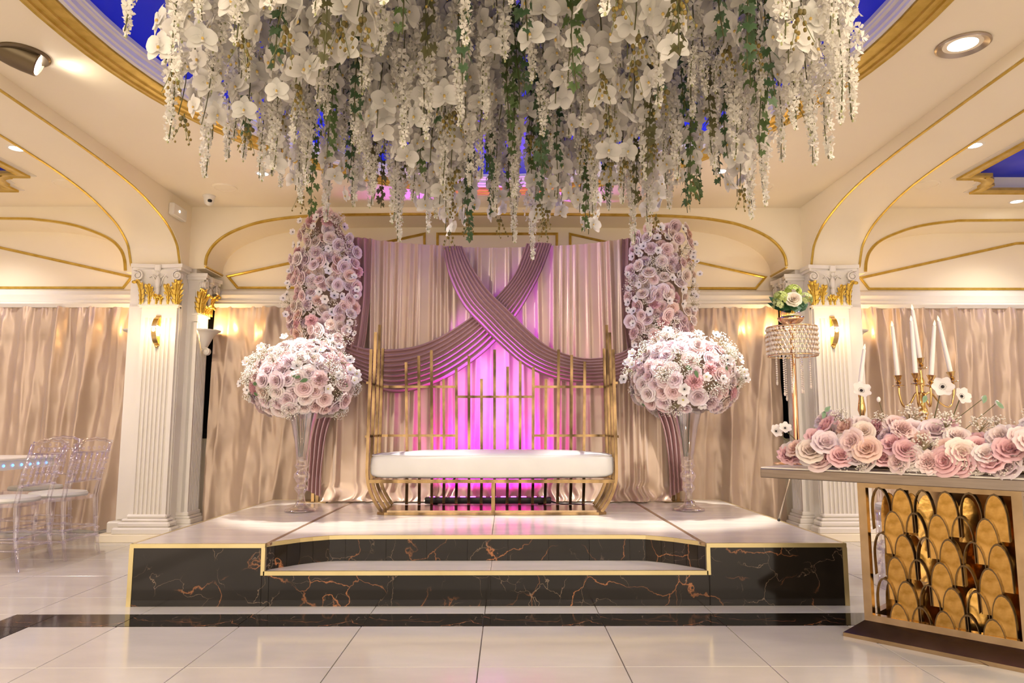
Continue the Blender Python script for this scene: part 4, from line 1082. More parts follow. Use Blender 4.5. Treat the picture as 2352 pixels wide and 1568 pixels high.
def bouquet(label, c, rx, ry, rz, seed, n=170):
    r = random.Random(seed); c = Vector(c)
    t = thing('rose_bouquet', label, 'flower arrangement', (c.x, c.y, c.z-rz))
    m_ = MB().ell(c, (rx*0.78, ry*0.78, rz*0.74), 16, 10); wpart('net_core', m_, NET, t)
    m_ = MB()
    for k in range(7):
        a = k*0.9; m_.tube([(c.x+0.015*math.cos(a), c.y+0.015*math.sin(a), ST+0.42), (c.x+0.05*math.cos(a), c.y+0.05*math.sin(a), c.z-rz*0.5)], 0.003, 4)
    wpart('stems', m_, STEM, t)
    pts = []; tr = 0
    while len(pts) < n and tr < 30000:
        tr += 1
        d = Vector((r.gauss(0, 1), r.gauss(0, 1), r.gauss(0, 1))).normalized()
        if d.z < -0.75: continue
        k_ = 1-0.16*max(0, d.z); p = Vector((d.x*rx*k_, d.y*ry*k_, d.z*rz))
        if all((p-q[0]).length > 0.078 for q in pts): pts.append((p, d))
    for (p, d) in pts:
        q = r.random(); n_ = Vector((d.x/rx, d.y/ry, d.z/rz*0.8))+Vector((r.uniform(-.6, .6), r.uniform(-.6, .6), r.uniform(-.4, .6))); pp = c+p*r.uniform(0.90, 1.0)
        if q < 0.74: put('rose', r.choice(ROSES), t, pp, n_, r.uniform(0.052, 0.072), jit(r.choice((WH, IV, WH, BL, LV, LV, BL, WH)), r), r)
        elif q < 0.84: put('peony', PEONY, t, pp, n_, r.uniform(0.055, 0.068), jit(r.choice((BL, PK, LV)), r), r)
        elif q < 0.92: put('anemone', r.choice((ANEM, ANEY)), t, pp*1.0+d*0.03, n_, r.uniform(0.038, 0.048), jit(WH, r), r)
        else: put('babys_breath', r.choice(GYP), t, pp, n_, 1.1, (0.95, 0.92, 0.87), r)
    for k in range(20):
        d = Vector((r.gauss(0, 1), -abs(r.gauss(0, 1)), r.uniform(-.6, 1))).normalized(); p = c+Vector((d.x*rx, d.y*ry, d.z*rz))*1.0
        put('babys_breath', r.choice(GYP), t, p, d, r.uniform(0.8, 1.2), (0.95, 0.92, 0.87), r)
    for k in range(13):
        d = Vector((r.gauss(0, 1), -abs(r.gauss(0, .6)), r.uniform(-.1, 1))).normalized(); p = c+Vector((d.x*rx, d.y*ry, d.z*rz))*1.13
        put('anemone', r.choice((ANEM, ANEY)), t, p, d+Vector((0, -1, 0.2)), r.uniform(0.030, 0.042), jit(WH, r), r)
    for k in range(10):
        d = Vector((r.gauss(0, 1), -abs(r.gauss(0, 1)), r.uniform(-.5, .8))).normalized(); p = c+Vector((d.x*rx, d.y*ry, d.z*rz))*1.02
        put('leaf', ROSEL, t, p, d, 0.05, GREEN, r)
vase(-1.605, 5.66, 'tall clear glass trumpet vase at the left end of the stage')
vase(1.43, 5.70, 'tall clear glass trumpet vase at the right end of the stage')
bouquet('large ball of blush and white roses in the left glass vase', (-1.62, 5.66, 1.35), 0.42, 0.38, 0.33, 51)
bouquet('large ball of blush and white roses in the right glass vase', (1.415, 5.70, 1.385), 0.43, 0.38, 0.355, 77)

# ================================================================== HANGING FLOWER CLOUD
HC = Vector((0.0, 2.76)); HR = 1.275; HT = 3.02
t = thing('hanging_grid', 'round dark wire grid under the dome carrying the flower strands', 'grid', (HC.x, HC.y, HT))
m_ = MB()
for k in range(-10, 11):
    q = k*0.125; h = math.sqrt(max(0, HR*HR-q*q))
    if h > 0.1: m_.tube([(q, -h, 0), (q, h, 0)], 0.003, 4); m_.tube([(-h, q, 0.006), (h, q, 0.006)], 0.003, 4)
part('wire_mesh', m_, TWIG, t)
m_ = MB().tube([(HR*math.cos(2*PI*i/48), HR*math.sin(2*PI*i/48), 0) for i in range(49)], 0.008, 6, cap=False)
part('hoop', m_, TWIG, t)
for k in range(4):
    a = PI/4+k*PI/2; part('hanging_rod', MB().tube([(0.8*math.cos(a), 0.8*math.sin(a), 0), (0.8*math.cos(a), 0.8*math.sin(a), 0.68)], 0.005, 6), TWIG, t)
def wist_mesh(seed, Lg):
    r = random.Random(seed); m_ = MB(); tint = []
    n = int(Lg*215)
    for k in range(n):
        h = (k+r.random())/n; z = -Lg*h
        env = 0.054*(min(1, (1-h)*2.6+0.10))*(0.72+0.3*math.sin(h*17+seed))
        a = r.uniform(0, 2*PI); rr = env*r.uniform(0.5, 1.0); c = Vector((rr*math.cos(a), rr*math.sin(a), z)); d = Vector((math.cos(a), math.sin(a), r.uniform(-.7, .3))).normalized()
        q = d.to_track_quat('Z', 'Y').to_matrix() @ Euler((0, 0, r.uniform(0, 6))).to_matrix(); s_ = r.uniform(0.017, 0.027)*(0.55+0.6*min(1, (1-h)*2))
        g = r.uniform(0.86, 1.0); gg = (g, g*0.985, g*0.95)
        for i in range(4):
            b = PI/2*i+r.uniform(-.2, .2); e = Vector((math.cos(b), math.sin(b), 0)); f = Vector((-e.y, e.x, 0)); cu = r.uniform(0.05, 0.5)
            V = [(0, 0, 0), e*0.72+f*0.42+Vector((0, 0, cu*0.3)), e*1.12+Vector((0, 0, cu)), e*0.72-f*0.42+Vector((0, 0, cu*0.3))]
            m_.add([c+q @ (Vector(v)*s_) for v in V], [(0, 1, 2, 3)]); tint += [gg]*4
        if k % 5 == 0 and h > 0.3:
            m_.ell(c*1.0+Vector((0, 0, -0.012)), (0.004, 0.004, 0.006), 4, 3); tint += [(0.55, 0.58, 0.30)]*(len(m_.v)-len(tint))
    return mesh('florets', m_, PETAL, False, tint)
def stem_mesh(Lg, seed, r0=0.0022):
    r = random.Random(seed); a = r.uniform(0, 6)
    return mesh('stem', MB().tube([(0.012*math.sin(a+k*0.9)*k/8, 0.012*math.cos(a+k*0.8)*k/8, -Lg*k/8) for k in range(9)], r0, 4), STEM, True)
WL = (0.62, 0.72, 0.82, 0.92); WIST = [(L_, wist_mesh(i*3+j, L_), stem_mesh(L_, i)) for i, L_ in enumerate(WL) for j in range(3)]
STEMS = [(L_, stem_mesh(L_, 40+i, 0.0022)) for i, L_ in enumerate((0.55, 0.7, 0.85))]
def bud_mesh(seed):
    r = random.Random(seed); m_ = MB(); tint = []
    for b in range(3):
        a = b*2.1+r.uniform(-.3, .3); pts = [Vector((0.006*math.cos(a)*k*(1+0.1*k), 0.006*math.sin(a)*k*(1+0.1*k), -0.026*k)) for k in range(6)]
        m_.tube(pts, 0.0012, 4); tint += [(0.20, 0.22, 0.08)]*(len(m_.v)-len(tint))
        for k in range(1, 6):
            p = pts[k]+Vector((r.uniform(-.012, .012), r.uniform(-.012, .012), -0.004)); s_ = 0.0085*(1.15-0.12*k); m_.ell(p, (s_, s_, s_*1.25), 6, 5)
            g = r.random(); tint += [(0.16+0.16*g, 0.13+0.09*g, 0.04)]*(len(m_.v)-len(tint))
    return mesh('flower_buds', m_, LEAF, True, tint)
BUDS = [bud_mesh(1), bud_mesh(2)]
r = random.Random(2024)
spots = []
tr = 0
def far(x, y, d): return all((x-a)**2+(y-b)**2 > d*d for a, b in spots)
while len(spots) < 285 and tr < 60000:
    tr += 1
    a = r.uniform(0, 2*PI); q = HR*0.99*math.sqrt(r.random()); x, y = HC.x+q*math.cos(a), HC.y+q*math.sin(a)
    if y > 3.2 and r.random() < 0.5: continue
    if far(x, y, 0.104 if tr < 20000 else 0.090): spots.append((x, y))
spots.append((-1.13, 2.0))
WCOL = (0.90, 0.88, 0.83)
for i, (x, y) in enumerate(spots):
    q = math.hypot(x-HC.x, y-HC.y)/HR
    ang = math.atan2(y-HC.y, x-HC.x)
    kind = r.random()
    if i == len(spots)-1: kind = 0.0; q = 0.95
    tip = 2.10+r.uniform(-0.10, 0.18)-(0.05 if q > 0.85 else 0)
    if q > 0.84: kind *= 0.50 if y < 3.3 else 1.0
    if kind < 0.36:
        Lg = HT-tip; L_, fm, sm = min(WIST, key=lambda w_: abs(w_[0]-Lg)+r.uniform(0, 0.06)); top = tip+L_
        t = thing('wisteria_strand', 'tapering white wisteria strand hanging from the grid', 'flower strand', (x, y, top), r.uniform(0, 6.28), 'white wisteria strands of the flower cloud')
        link('stem', sm, t); link('florets', fm, t, color=jit(WCOL, r, 0.03), kind='stuff')
    elif kind < 0.755:
        L_, sm = r.choice(STEMS)
        if y > 3.3: L_, sm = STEMS[2]
        top = tip+0.10+L_; top = min(top, HT); L_ = min(L_, 0.85)
        t = thing('orchid_strand', 'white orchid strand hanging from the grid', 'flower strand', (x, y, top), r.uniform(-.3, .3), 'white orchid strands of the flower cloud')
        link('stem', sm, t); n = int(L_*26)
        a0 = r.uniform(0, 6)
        for k in range(n):
            h = 0.06+0.94*k/n+r.uniform(-.02, .02); z = -L_*h; an = a0+k*2.4+r.uniform(-.4, .4); d = Vector((math.cos(an), math.sin(an)-0.45, r.uniform(-.45, .15)))
            rr = 0.042
            link('orchid_blossom', ORCH[k % 3], t, (rr*math.cos(an), rr*math.sin(an), z), qn(d, 0)@Euler((0, 0, r.uniform(-.4, .4))).to_quaternion(), r.uniform(0.054, 0.074)*(1-0.2*h), jit((0.95, 0.93, 0.90), r, 0.02))
        if r.random() < 0.5: link('flower_buds', BUDS[i % 2], t, (0.012, 0, -L_+0.01), (0, 0, r.uniform(0, 6)), 0.85, kind='stuff')
    else:
        L_, sm = r.choice(STEMS[1:]); tip2 = tip-r.uniform(-0.05, 0.05); top = min(HT, tip2+L_)
        t = thing('ivy_strand', 'dark green ivy strand hanging from the grid', 'flower strand', (x, y, top), r.uniform(0, 6.28), 'green ivy strands of the flower cloud')
        link('stem', sm, t)
        gcol = r.choice(((0.085, 0.15, 0.075), (0.11, 0.17, 0.06), (0.13, 0.12, 0.05)))
        n = int(L_*50)
        for k in range(n):
            h = 0.04+0.96*k/n; an = k*2.2+r.uniform(-.5, .5); rr = r.uniform(0.015, 0.045)*(1-0.5*h); d = Vector((math.cos(an), math.sin(an), r.uniform(0, .7)))
            link('ivy_leaf', IVY, t, (rr*math.cos(an), rr*math.sin(an), -L_*h), d.to_track_quat('Z', 'Y') @ Euler((0, 0, PI+r.uniform(-.6, .6))).to_quaternion(), r.uniform(0.034, 0.056)*(1-0.3*h), jit(gcol, r, 0.02))

def hang_wire(t):
    dz = HT-t.location.z
    if dz > 0.004: link('hanging_wire', mesh('hanging_wire', MB().tube([(0, 0, -0.02), (0, 0, dz)], 0.002, 4), TWIG), t)
def zone(x, y):
    if x < HC.x-0.80: return 'at the left rim'
    if x > HC.x+0.80: return 'at the right rim'
    a = 'left of centre' if x < HC.x-0.27 else ('right of centre' if x > HC.x+0.27 else 'in the middle')
    return ('nearest the viewer ' if y < 2.25 else ('halfway back ' if y < 3.2 else 'farthest back ')) + a
for o in [o for o in COL.objects if o.get('category') == 'flower strand']:
    hang_wire(o); z_ = zone(o.location.x, o.location.y)
    o['label'] = o['label'].replace(' hanging from the grid', '') + ', ' + z_ + ' of the flower cloud'
    o['group'] = o['group'].replace(' of the flower cloud', '') + ' ' + z_ + ' of the flower cloud'
# ================================================================== PARTY TABLE
zt, zl_ = 0.785, 0.73
D = Vector((0.688, -0.725, 0)); N = Vector((-0.725, -0.688, 0))    # along the front edge, towards the viewer
TC = Vector((1.34, 3.82, 0))
ang = math.atan2(D.y, D.x)
def TL(s, n, z=0): return TC+D*s-N*n+Vector((0, 0, z))             # s along, n back from the front edge
t = thing('display_table', 'long white-topped display table on a bronze framed mirror pedestal', 'table', TC, ang)
# local axes: +x = along the edge, +y = -N direction
def ly(v): return v
TLn, TD = 1.70, 0.80
m_ = MB().box(0, TLn, 0.0, TD, zl_, zt-0.008, bev=0.003); part('edge_apron', m_, STEEL, t)
part('table_top', MB().box(0.003, TLn-0.003, 0.003, TD-0.003, zt-0.008, zt, bev=0.002), WHITEP, t)
px0, px1, py0, py1 = 0.46, 1.13, 0.085, 0.70
m_ = MB()
pw = 0.038
for (a, b) in ((px0, px0+pw), (px1-pw, px1)):
    for (c, d) in ((py0, py0+pw), (py1-pw, py1)): part('corner_post', MB().box(a, b, c, d, 0.07, zl_), BRONZEM, t)
m_ = MB()
for (z0_, z1_) in ((0.075, 0.105), (zl_-0.028, zl_)):
    for (c, d) in ((py0, py0+pw), (py1-pw, py1)): part('frame_rail', MB().box(px0+pw, px1-pw, c, d, z0_, z1_), BRONZEM, t)
    for (a, b) in ((px0, px0+pw), (px1-pw, px1)): part('frame_rail', MB().box(a, b, py0+pw, py1-pw, z0_, z1_), BRONZEM, t)
m_ = MB(); e = 0.075
V = [(px0-e, py0-e, 0.0), (px1+e, py0-e, 0.0), (px1+e, py1+e, 0.0), (px0-e, py1+e, 0.0), (px0-e, py0-e, 0.018), (px1+e, py0-e, 0.018), (px1+e, py1+e, 0.018), (px0-e, py1+e, 0.018), (px0, py0, 0.075), (px1, py0, 0.075), (px1, py1, 0.075), (px0, py1, 0.075)]
F = [(8, 9, 10, 11), (3, 2, 1, 0)]+[(r_+i, r_+(i+1) % 4, r_+4+(i+1) % 4, r_+4+i) for r_ in (0, 4) for i in range(4)]
part('base_plinth', m_.add(V, F), BRONZEM, t)
# scale-shaped arches: bands with alternate gold plates
def arch_pts(w_, h_, n=10): return [(-w_/2, -h_*0.42)]+[(-w_/2*math.cos(PI*k/n), h_*0.0+0.58*h_*math.sin(PI*k/n)) for k in range(n+1)]+[(w_/2, -h_*0.42)]
AW, AH = 0.088, 0.205
def arch_meshes(ap):
  m_ = MB(); V = []
  for (x, z) in ap:
    k = 0.93
    V += [(x, 0, z), (x, 0.03, z), (x*k, 0.03, z*k if z > 0 else z), (x*k, 0, z*k if z > 0 else z)]
  n = len(ap); m_.add(V, [(i*4+j, i*4+(j+1) % 4, i*4+4+(j+1) % 4, i*4+4+j) for i in range(n-1) for j in range(4)])
  BD = mesh('arch_band', m_, ARCHM)
  m_ = MB(); m_.add([(x*0.97, 0.004, z*0.97 if z > 0 else z) for x, z in ap], [tuple(range(n))]); m_.add([(x*0.97, 0.010, z*0.97 if z > 0 else z) for x, z in ap], [tuple(range(n-1, -1, -1))])
  return BD, mesh('gold_plate', m_, GOLDM)
BAND, PLATE = arch_meshes(arch_pts(AW, AH)); BANDS, PLATES = arch_meshes([(x, max(z, 0.055-0.0625-0.02)) for x, z in arch_pts(AW, AH)])
r = random.Random(8)
colw = (px1-px0-2*pw)/7
for face in range(2):
    lo, hi = (px0+pw, px1-pw) if face == 0 else (py0+pw, py1-pw)
    for row in range(6):
        for i in range(8):
            xx = lo+0.008+0.094*(i+(0.42 if row % 2 == 0 else 0.0)+0.15)
            if xx > hi-0.02 or xx < lo+0.042: continue
            zz = 0.590-0.1055*row
            rz = r.uniform(-.06, .06)
            if face == 0: loc, rot = (xx, py0+0.006, zz), (R(5), 0, rz)
            else: loc, rot = (px1-0.006, xx, zz), (R(5), 0, PI/2+rz)
            b_, p_ = (BAND, PLATE) if row < 5 else (BANDS, PLATES)
            link('arch_band', b_, t, loc, rot)
            if i % 2 == 1 or (face == 1 and i % 2 == 0): link('gold_plate', p_, t, loc, rot)
# the inner leaves seen between the front ones
for cidx in range(7):
    for row in range(3):
        link('gold_plate', PLATE, t, (px0+pw+colw*(cidx+0.75), py0+0.11+0.05*(cidx % 2), 0.56-row*0.2), (0, 0, r.uniform(-.4, .4)))
m_ = MB().box(px0+pw, px1-pw, py1-0.02, py1-0.012, 0.1, zl_-0.02); part('back_mirror', m_, BRONZEM, t)

# table flowers: one long arrangement
r = random.Random(99)
fr = thing('flower_runner', 'long low runner of blush, mauve and white roses along the display table', 'flower arrangement', TL(0.75, 0.30, zt))
def rz_at(s):   # ridge height of the runner
    return 0.185+0.04*math.sin(s*5.0+0.4)+0.03*math.sin(s*11)
m_ = MB()
m_.tube([TL(0.26+k*0.1, 0.22, zt+0.052) for k in range(15)], 0.05, 10)
wpart('foam_base', m_, NET, fr)
pts = []; tr = 0
while len(pts) < 210 and tr < 40000:
    tr += 1
    s_ = r.uniform(0.14, 1.66); n_ = r.uniform(-0.01, 0.42); hh = rz_at(s_)*math.sqrt(max(0, 1-((n_-0.22)/0.27)**2)); z = zt+0.045+hh*r.uniform(0.55, 1.0)
    if s_ < 0.28: z = zt+0.06+r.uniform(0, 0.05)
    p = TL(s_, n_, z)
    if all((p-q[0]).length > 0.078 for q in pts): pts.append((p, s_, n_))
for k in range(24):
    s_ = 0.24+k*0.062+r.uniform(-.02, .02); pts.append((TL(s_, r.uniform(-0.005, 0.035), zt+r.uniform(0.045, 0.075)), s_, 0.0))
for (p, s_, n_) in pts:
    d = N*(0.9-(n_-0.05)*2.5)+D*r.uniform(-.7, .6)+Vector((0, 0, r.uniform(0.15, 0.9)))
    q = r.random()
    if q < 0.86:
        b = fr.location; link('rose', r.choice(ROSES), fr, p-b, qn(d, r.uniform(0, 6)), r.uniform(0.048, 0.068), jit(r.choice((WH, WH, BL, PK, BL, PE, DR, LV, BL, IV, WH, PK)), r))
    elif q < 0.96: put('peony', PEONY, fr, p, d, r.uniform(0.048, 0.058), jit(r.choice((PK, LV, BL)), r), r)
    else: put('babys_breath', r.choice(GYP), fr, p, (0, 0, 1), 1.2, (0.9, 0.86, 0.80), r)
for k in range(9):
    s_ = r.uniform(0.3, 1.6); put('babys_breath', r.choice(GYP), fr, TL(s_, r.uniform(0.1, 0.35), zt+0.10+rz_at(s_)*0.8), (r.uniform(-.4, .4), -.5, 1), r.uniform(0.8, 1.3), (0.9, 0.86, 0.80), r)
for k in range(14):
    s_ = r.uniform(0.2, 1.5); put('babys_breath', GYP[2], fr, TL(s_, 0.02, zt+0.02), (0, -.7, 1), 0.8, (0.9, 0.86, 0.80), r)
def upright(u, v, s_, n_, sc, me=ANEM, nrm=None):
    b = TL(s_, n_, zt+0.08); y_ = b.y; p = P(u, v, y_)
    put('anemone', me, fr, p, nrm or (r.uniform(-.5, .3), -1, r.uniform(.1, .6)), sc, WH, r)
    wpart('flower_stem', MB().tube([b, b.lerp(p, 0.5)+Vector((0.01, 0, 0)), p-Vector((0, -0.01, 0.006))], 0.0025, 5), STEM, fr)
for a in ((1978, 897, 0.42, 0.2, 0.048), (2165, 888, 0.72, 0.2, 0.050), (2208, 910, 0.78, 0.18, 0.044), (1782, 990, 0.16, 0.12, 0.036), (1803, 983, 0.18, 0.12, 0.034), (1812, 1035, 0.14, 0.08, 0.05)):
    upright(*a)
for k, (u, v) in enumerate(((2018, 917), (2258, 915), (2290, 925))):
    b = TL(0.6+k*0.1, 0.2, zt+0.1); p = P(u, v, b.y); wpart('bud', MB().ell(p, (0.010, 0.010, 0.014), 8, 6), WAX, fr, True)
    wpart('flower_stem', MB().tube([b, p], 0.0018, 4), STEM, fr)
for (u, v, s_) in ((1900, 940, 0.3), (2125, 915, 0.7), (2262, 915, 0.95), (1893, 951, 0.3), (2298, 930, 1.0), (2060, 1000, 0.6)):
    b = TL(s_, 0.15, 0); put('leaf', ROSEL, fr, P(u, v, b.y-0.06), (0.2, -1, 0.3), 0.040, (0.22, 0.34, 0.24), r)
for k in range(7):
    s_ = 0.12+r.random()*1.3; a = TL(s_, 0.03, zt+0.02); m_ = MB().tube([a, a+D*0.06+N*0.02+Vector((0, 0, .03)), a+D*0.13+N*0.03+Vector((0, 0, .01))], 0.0016, 4)
    wpart('twig', m_, TWIG, fr)

# candelabra
def gmesh(prof, n=20, M=None): return MB().lathe(prof, n, M, cap=False)
CU = [(0.004, 0), (0.020, 0.002), (0.030, 0.006), (0.028, 0.009), (0.010, 0.008), (0.007, 0.014), (0.012, 0.020), (0.015, 0.026), (0.009, 0.032), (0.013, 0.038), (0.016, 0.048), (0.020, 0.056), (0.023, 0.060), (0.014, 0.061), (0.012, 0.050)]
base = TL(0.665, 0.47, zt)
cb = thing('candelabra', 'five-armed polished brass candelabra behind the table roses', 'candelabra', base)
cy_ = base.y
tops = {}
spec = [((2062, 862), (2048, 735), 'leftmost taper candle in the candelabra, tilting left'), ((2103, 857), (2092, 722), 'taper candle left of the candelabra centre, half behind the tallest'),
        ((2117, 822), (2098, 697), 'tallest taper candle on top of the candelabra centre'), ((2139, 862), (2147, 733), 'taper candle right of the candelabra centre, nearly upright'), ((2183, 853), (2153, 722), 'rightmost taper candle in the candelabra, tilting far left')]
top_c = P(2130, 930, cy_)
stem = [(0.060, 0.0), (0.062, 0.006), (0.045, 0.014), (0.022, 0.022), (0.012, 0.05), (0.018, 0.065), (0.010, 0.08), (0.009, 0.12), (0.020, 0.14), (0.022, 0.17), (0.016, 0.19), (0.024, 0.205), (0.020, 0.22), (0.012, 0.235), (0.012, 0.26), (0.018, 0.27), (0.010, 0.28), (0.008, 0.30), (0.016, 0.325), (0.008, 0.345), (0.006, 0.37)]
zc_cup = P(2117, 850, cy_).z
k = (zc_cup-zt)/0.37
part('stem', gmesh([(a, b*k) for a, b in stem], 24), BRASS, cb, 50)
for i, ((u, v), (u2, v2), lab) in enumerate(spec):
    yy = cy_+(0.0, -0.05, 0.0, -0.05, 0.04)[i]
    b = P(u, v, yy); tp = P(u2, v2, yy); ax = (tp-b).normalized()
    if i == 2: b.x = base.x; tp.x = base.x+(P(u2, v2, yy)-P(u, v, yy)).x
    T = Matrix.Translation(b-base-ax*0.060) @ ax.to_track_quat('Z', 'Y').to_matrix().to_4x4()
    part('candle_cup', gmesh(CU, 20, T), BRASS, cb, 50)
    if i != 2:
        q = b-base-ax*0.060; c0 = Vector((0, 0, zc_cup-zt-0.17))
        m_ = MB().tube(spline([c0+Vector((0, 0, 0.03)), c0+q*Vector((0.25, 0.25, 0))+Vector((0, 0, 0.055)), c0+Vector((q.x*0.55, q.y*0.55, 0.0)), Vector((q.x*0.85, q.y*0.85, c0.z-0.015)), Vector((q.x, q.y, (c0.z+q.z)/2)), q], 5), 0.0055, 7)
        part('arm', m_, BRASS, cb, True)
    cd = thing('taper_candle', lab, 'candle', b-ax*0.004, 0)
    Lc = (tp-b).length*0.90
    T = ax.to_track_quat('Z', 'Y').to_matrix().to_4x4()
    part('wax', MB().lathe([(0.0115, 0), (0.0112, Lc*0.3), (0.0085, Lc-0.004), (0.007, Lc), (0.001, Lc)], 16, T), WAX, cd, 40)
    part('flame_bulb', MB().lathe([(0.004, Lc), (0.0062, Lc+0.006), (0.0055, Lc+0.014), (0.0025, Lc+0.024), (0.0004, Lc+0.030)], 12, T), FLAME, cd, True)
# single brass holder
yh = TL(0.42, 0.30, 0).y
b = P(1976, 880, yh); tp = P(1986, 793, yh)
hb = Vector((b.x, b.y, zt)); hd = thing('candle_holder', 'small brass candle holder among the roses at the left of the table', 'candle holder', hb)
hh = b.z-zt
part('stem', gmesh([(0.045, 0), (0.046, 0.005), (0.02, 0.015), (0.010, 0.03), (0.010, hh*0.35), (0.016, hh*0.42), (0.010, hh*0.5), (0.012, hh*0.62), (0.020, hh*0.68), (0.016, hh*0.76), (0.012, hh*0.82), (0.018, hh*0.93), (0.020, hh), (0.012, hh)], 20), BRASS, hd, 50)
cd = thing('taper_candle', 'single taper candle standing left of the candelabra', 'candle', b)
ax = (tp-b).normalized(); Lc = (tp-b).length*0.90; T = ax.to_track_quat('Z', 'Y').to_matrix().to_4x4()
part('wax', MB().lathe([(0.0115, 0), (0.0112, Lc*0.3), (0.0085, Lc-0.004), (0.007, Lc), (0.001, Lc)], 16, T), WAX, cd, 40)
part('flame_bulb', MB().lathe([(0.004, Lc), (0.0062, Lc+0.006), (0.0055, Lc+0.014), (0.0025, Lc+0.024), (0.0004, Lc+0.030)], 12, T), FLAME, cd, True)

# crystal stand
lx, lyy = 1.655, 4.10
ls = thing('crystal_stand', 'rose gold stand with a beaded crystal drum at the left end of the table', 'centrepiece stand', (lx, lyy, zt))
def zz(v): return P(1800, v, lyy).z-zt
part('base_disc', gmesh([(0.13, 0.0), (0.132, 0.004), (0.125, 0.008), (0.05, 0.016), (0.03, 0.03), (0.022, 0.036)], 40), ROSEG, ls, 40)
zb_, zt_ = zz(817), zz(752)
part('pole', gmesh([(0.016, 0.03), (0.0145, 0.2), (0.0145, zb_+0.02), (0.010, zb_+0.03), (0.010, zt_+0.02)], 20), ROSEG, ls, True)
m_ = MB(); RD = 0.138
for z_ in (zb_, zt_):
    m_ = MB(); m_.tube([(RD*math.cos(2*PI*i/48), RD*math.sin(2*PI*i/48), z_) for i in range(49)], 0.004, 6, cap=False); part('drum_ring', m_, WIREG, ls, True)
m_ = MB()
for i in range(3): a = PI*i/3; m_.tube([(RD*math.cos(a), RD*math.sin(a), zt_), (-RD*math.cos(a), -RD*math.sin(a), zt_)], 0.003, 5)
part('drum_spokes', m_, WIREG, ls, True)
m_ = MB(); w_ = MB(); nb = 36; nr = 6
for j in range(nr):
    for i in range(nb):
        a = 2*PI*(i+(j % 2)*0.5)/nb; z_ = zb_+(zt_-zb_)*(j+0.5)/nr; s_ = 0.0105
        c = Vector((RD*math.cos(a), RD*math.sin(a), z_)); m_.lathe([(0.0005, -s_), (s_*0.8, -s_*0.45), (s_*0.8, s_*0.45), (0.0005, s_)], 6, Matrix.Translation(c), cap=False)
        a2 = a+PI/nb; z2 = zb_+(zt_-zb_)*(j+1.5)/nr if j < nr-1 else zt_; z0q = z_
        w_.tube([c, (RD*math.cos(a2), RD*math.sin(a2), min(z2, zt_))], 0.0016, 3, cap=False); a3 = a-PI/nb; w_.tube([c, (RD*math.cos(a3), RD*math.sin(a3), min(z2, zt_))], 0.0016, 3, cap=False)
part('crystal_beads', m_, CRYST, ls, False, kind='stuff'); part('wire_lattice', w_, WIREG, ls)
for k in range(8):
    a = 2*PI*k/8+0.3; rr = 0.09 if k % 2 else 0.065; m_ = MB(); ln = (0.20, 0.155)[k % 2]+0.02*(k % 3)
    nb_ = int(ln/0.013)
    for i in range(nb_): m_.ell((rr*math.cos(a), rr*math.sin(a), zb_-0.008-i*0.013), (0.006, 0.006, 0.0062), 6, 4)
    m_.ell((rr*math.cos(a), rr*math.sin(a), zb_-0.012-nb_*0.013), (0.007, 0.007, 0.014), 6, 4)
    part('bead_strand', m_, CRYST, ls)
zb2 = zz(741)
part('bowl', gmesh([(0.012, zt_), (0.010, zt_+0.008), (0.03, zt_+0.012), (0.062, zt_+0.035), (0.076, zt_+0.058), (0.072, zt_+0.058), (0.055, zt_+0.036), (0.001, zt_+0.02)], 32), ROSEG, ls, True)
zf = zt+zt_+0.05
fb = thing('flower_bowl', 'green and white hydrangea posy in a small glass bowl atop the crystal stand', 'flower arrangement', (lx, lyy, zf-0.02))
part('glass_bowl', gmesh([(0.02, 0.0), (0.045, 0.012), (0.058, 0.035), (0.056, 0.058), (0.048, 0.072), (0.050, 0.074)], 28), VGLASS, fb, True)
part('foam', gmesh([(0.001, 0.012), (0.046, 0.016), (0.052, 0.036), (0.001, 0.040)], 24), FOAM, fb, True)
r = random.Random(4)
for k in range(13):
    a = 2*PI*k/13+r.uniform(-.2, .2); d = Vector((math.cos(a), math.sin(a)*0.8, r.uniform(0.1, 0.7))).normalized()
    o = link('leaf', ROSEL, fb, Vector((0, 0, 0.085))+d*0.055, qn(Vector((d.x*0.3, -0.8, 0.6)), 0) @ Euler((0, 0, math.atan2(-d.x, d.z+0.2))).to_quaternion(), r.uniform(0.10, 0.13), (0.035, 0.11, 0.045))
def hyd_mesh(seed):
    q = random.Random(seed); m_ = MB(); tint = []
    for k in range(46):
        d = Vector((q.gauss(0, 1), q.gauss(0, 1), q.uniform(-.3, 1.4))).normalized(); M3 = d.to_track_quat('Z', 'Y').to_matrix()
        for i in range(4):
            b = PI/2*i; e = Vector((math.cos(b), math.sin(b), 0)); f = Vector((-e.y, e.x, 0)); g = q.uniform(.8, 1.0)
            m_.add([d*0.9+M3 @ (v*0.26) for v in (Vector((0, 0, 0)), e*0.7+f*0.6+Vector((0, 0, .2)), e*1.2+Vector((0, 0, .2)), e*0.7-f*0.6+Vector((0, 0, .2)))], [(0, 1, 2, 3)]); tint += [(g, g, g)]*4
    return mesh('hydrangea_head', m_, PETAL, False, tint)
HY = hyd_mesh(3)
for (x, y, z, s_, c_) in ((-0.068, -0.035, 0.135, 0.046, (0.62, 0.72, 0.22)), (0.015, -0.01, 0.175, 0.050, (0.62, 0.74, 0.18)), (0.075, -0.035, 0.130, 0.042, (0.70, 0.78, 0.36)), (-0.088, -0.04, 0.095, 0.034, (0.66, 0.74, 0.34)), (0, 0.05, 0.13, 0.045, (0.5, 0.65, 0.2))):
    link('hydrangea_head', HY, fb, (x, y, z), (0, 0, x*9), s_, c_)
link('rose', ROSES[0], fb, (-0.008, -0.070, 0.125), qn((-0.1, -1, 0.35), 0), 0.043, (0.88, 0.86, 0.70))
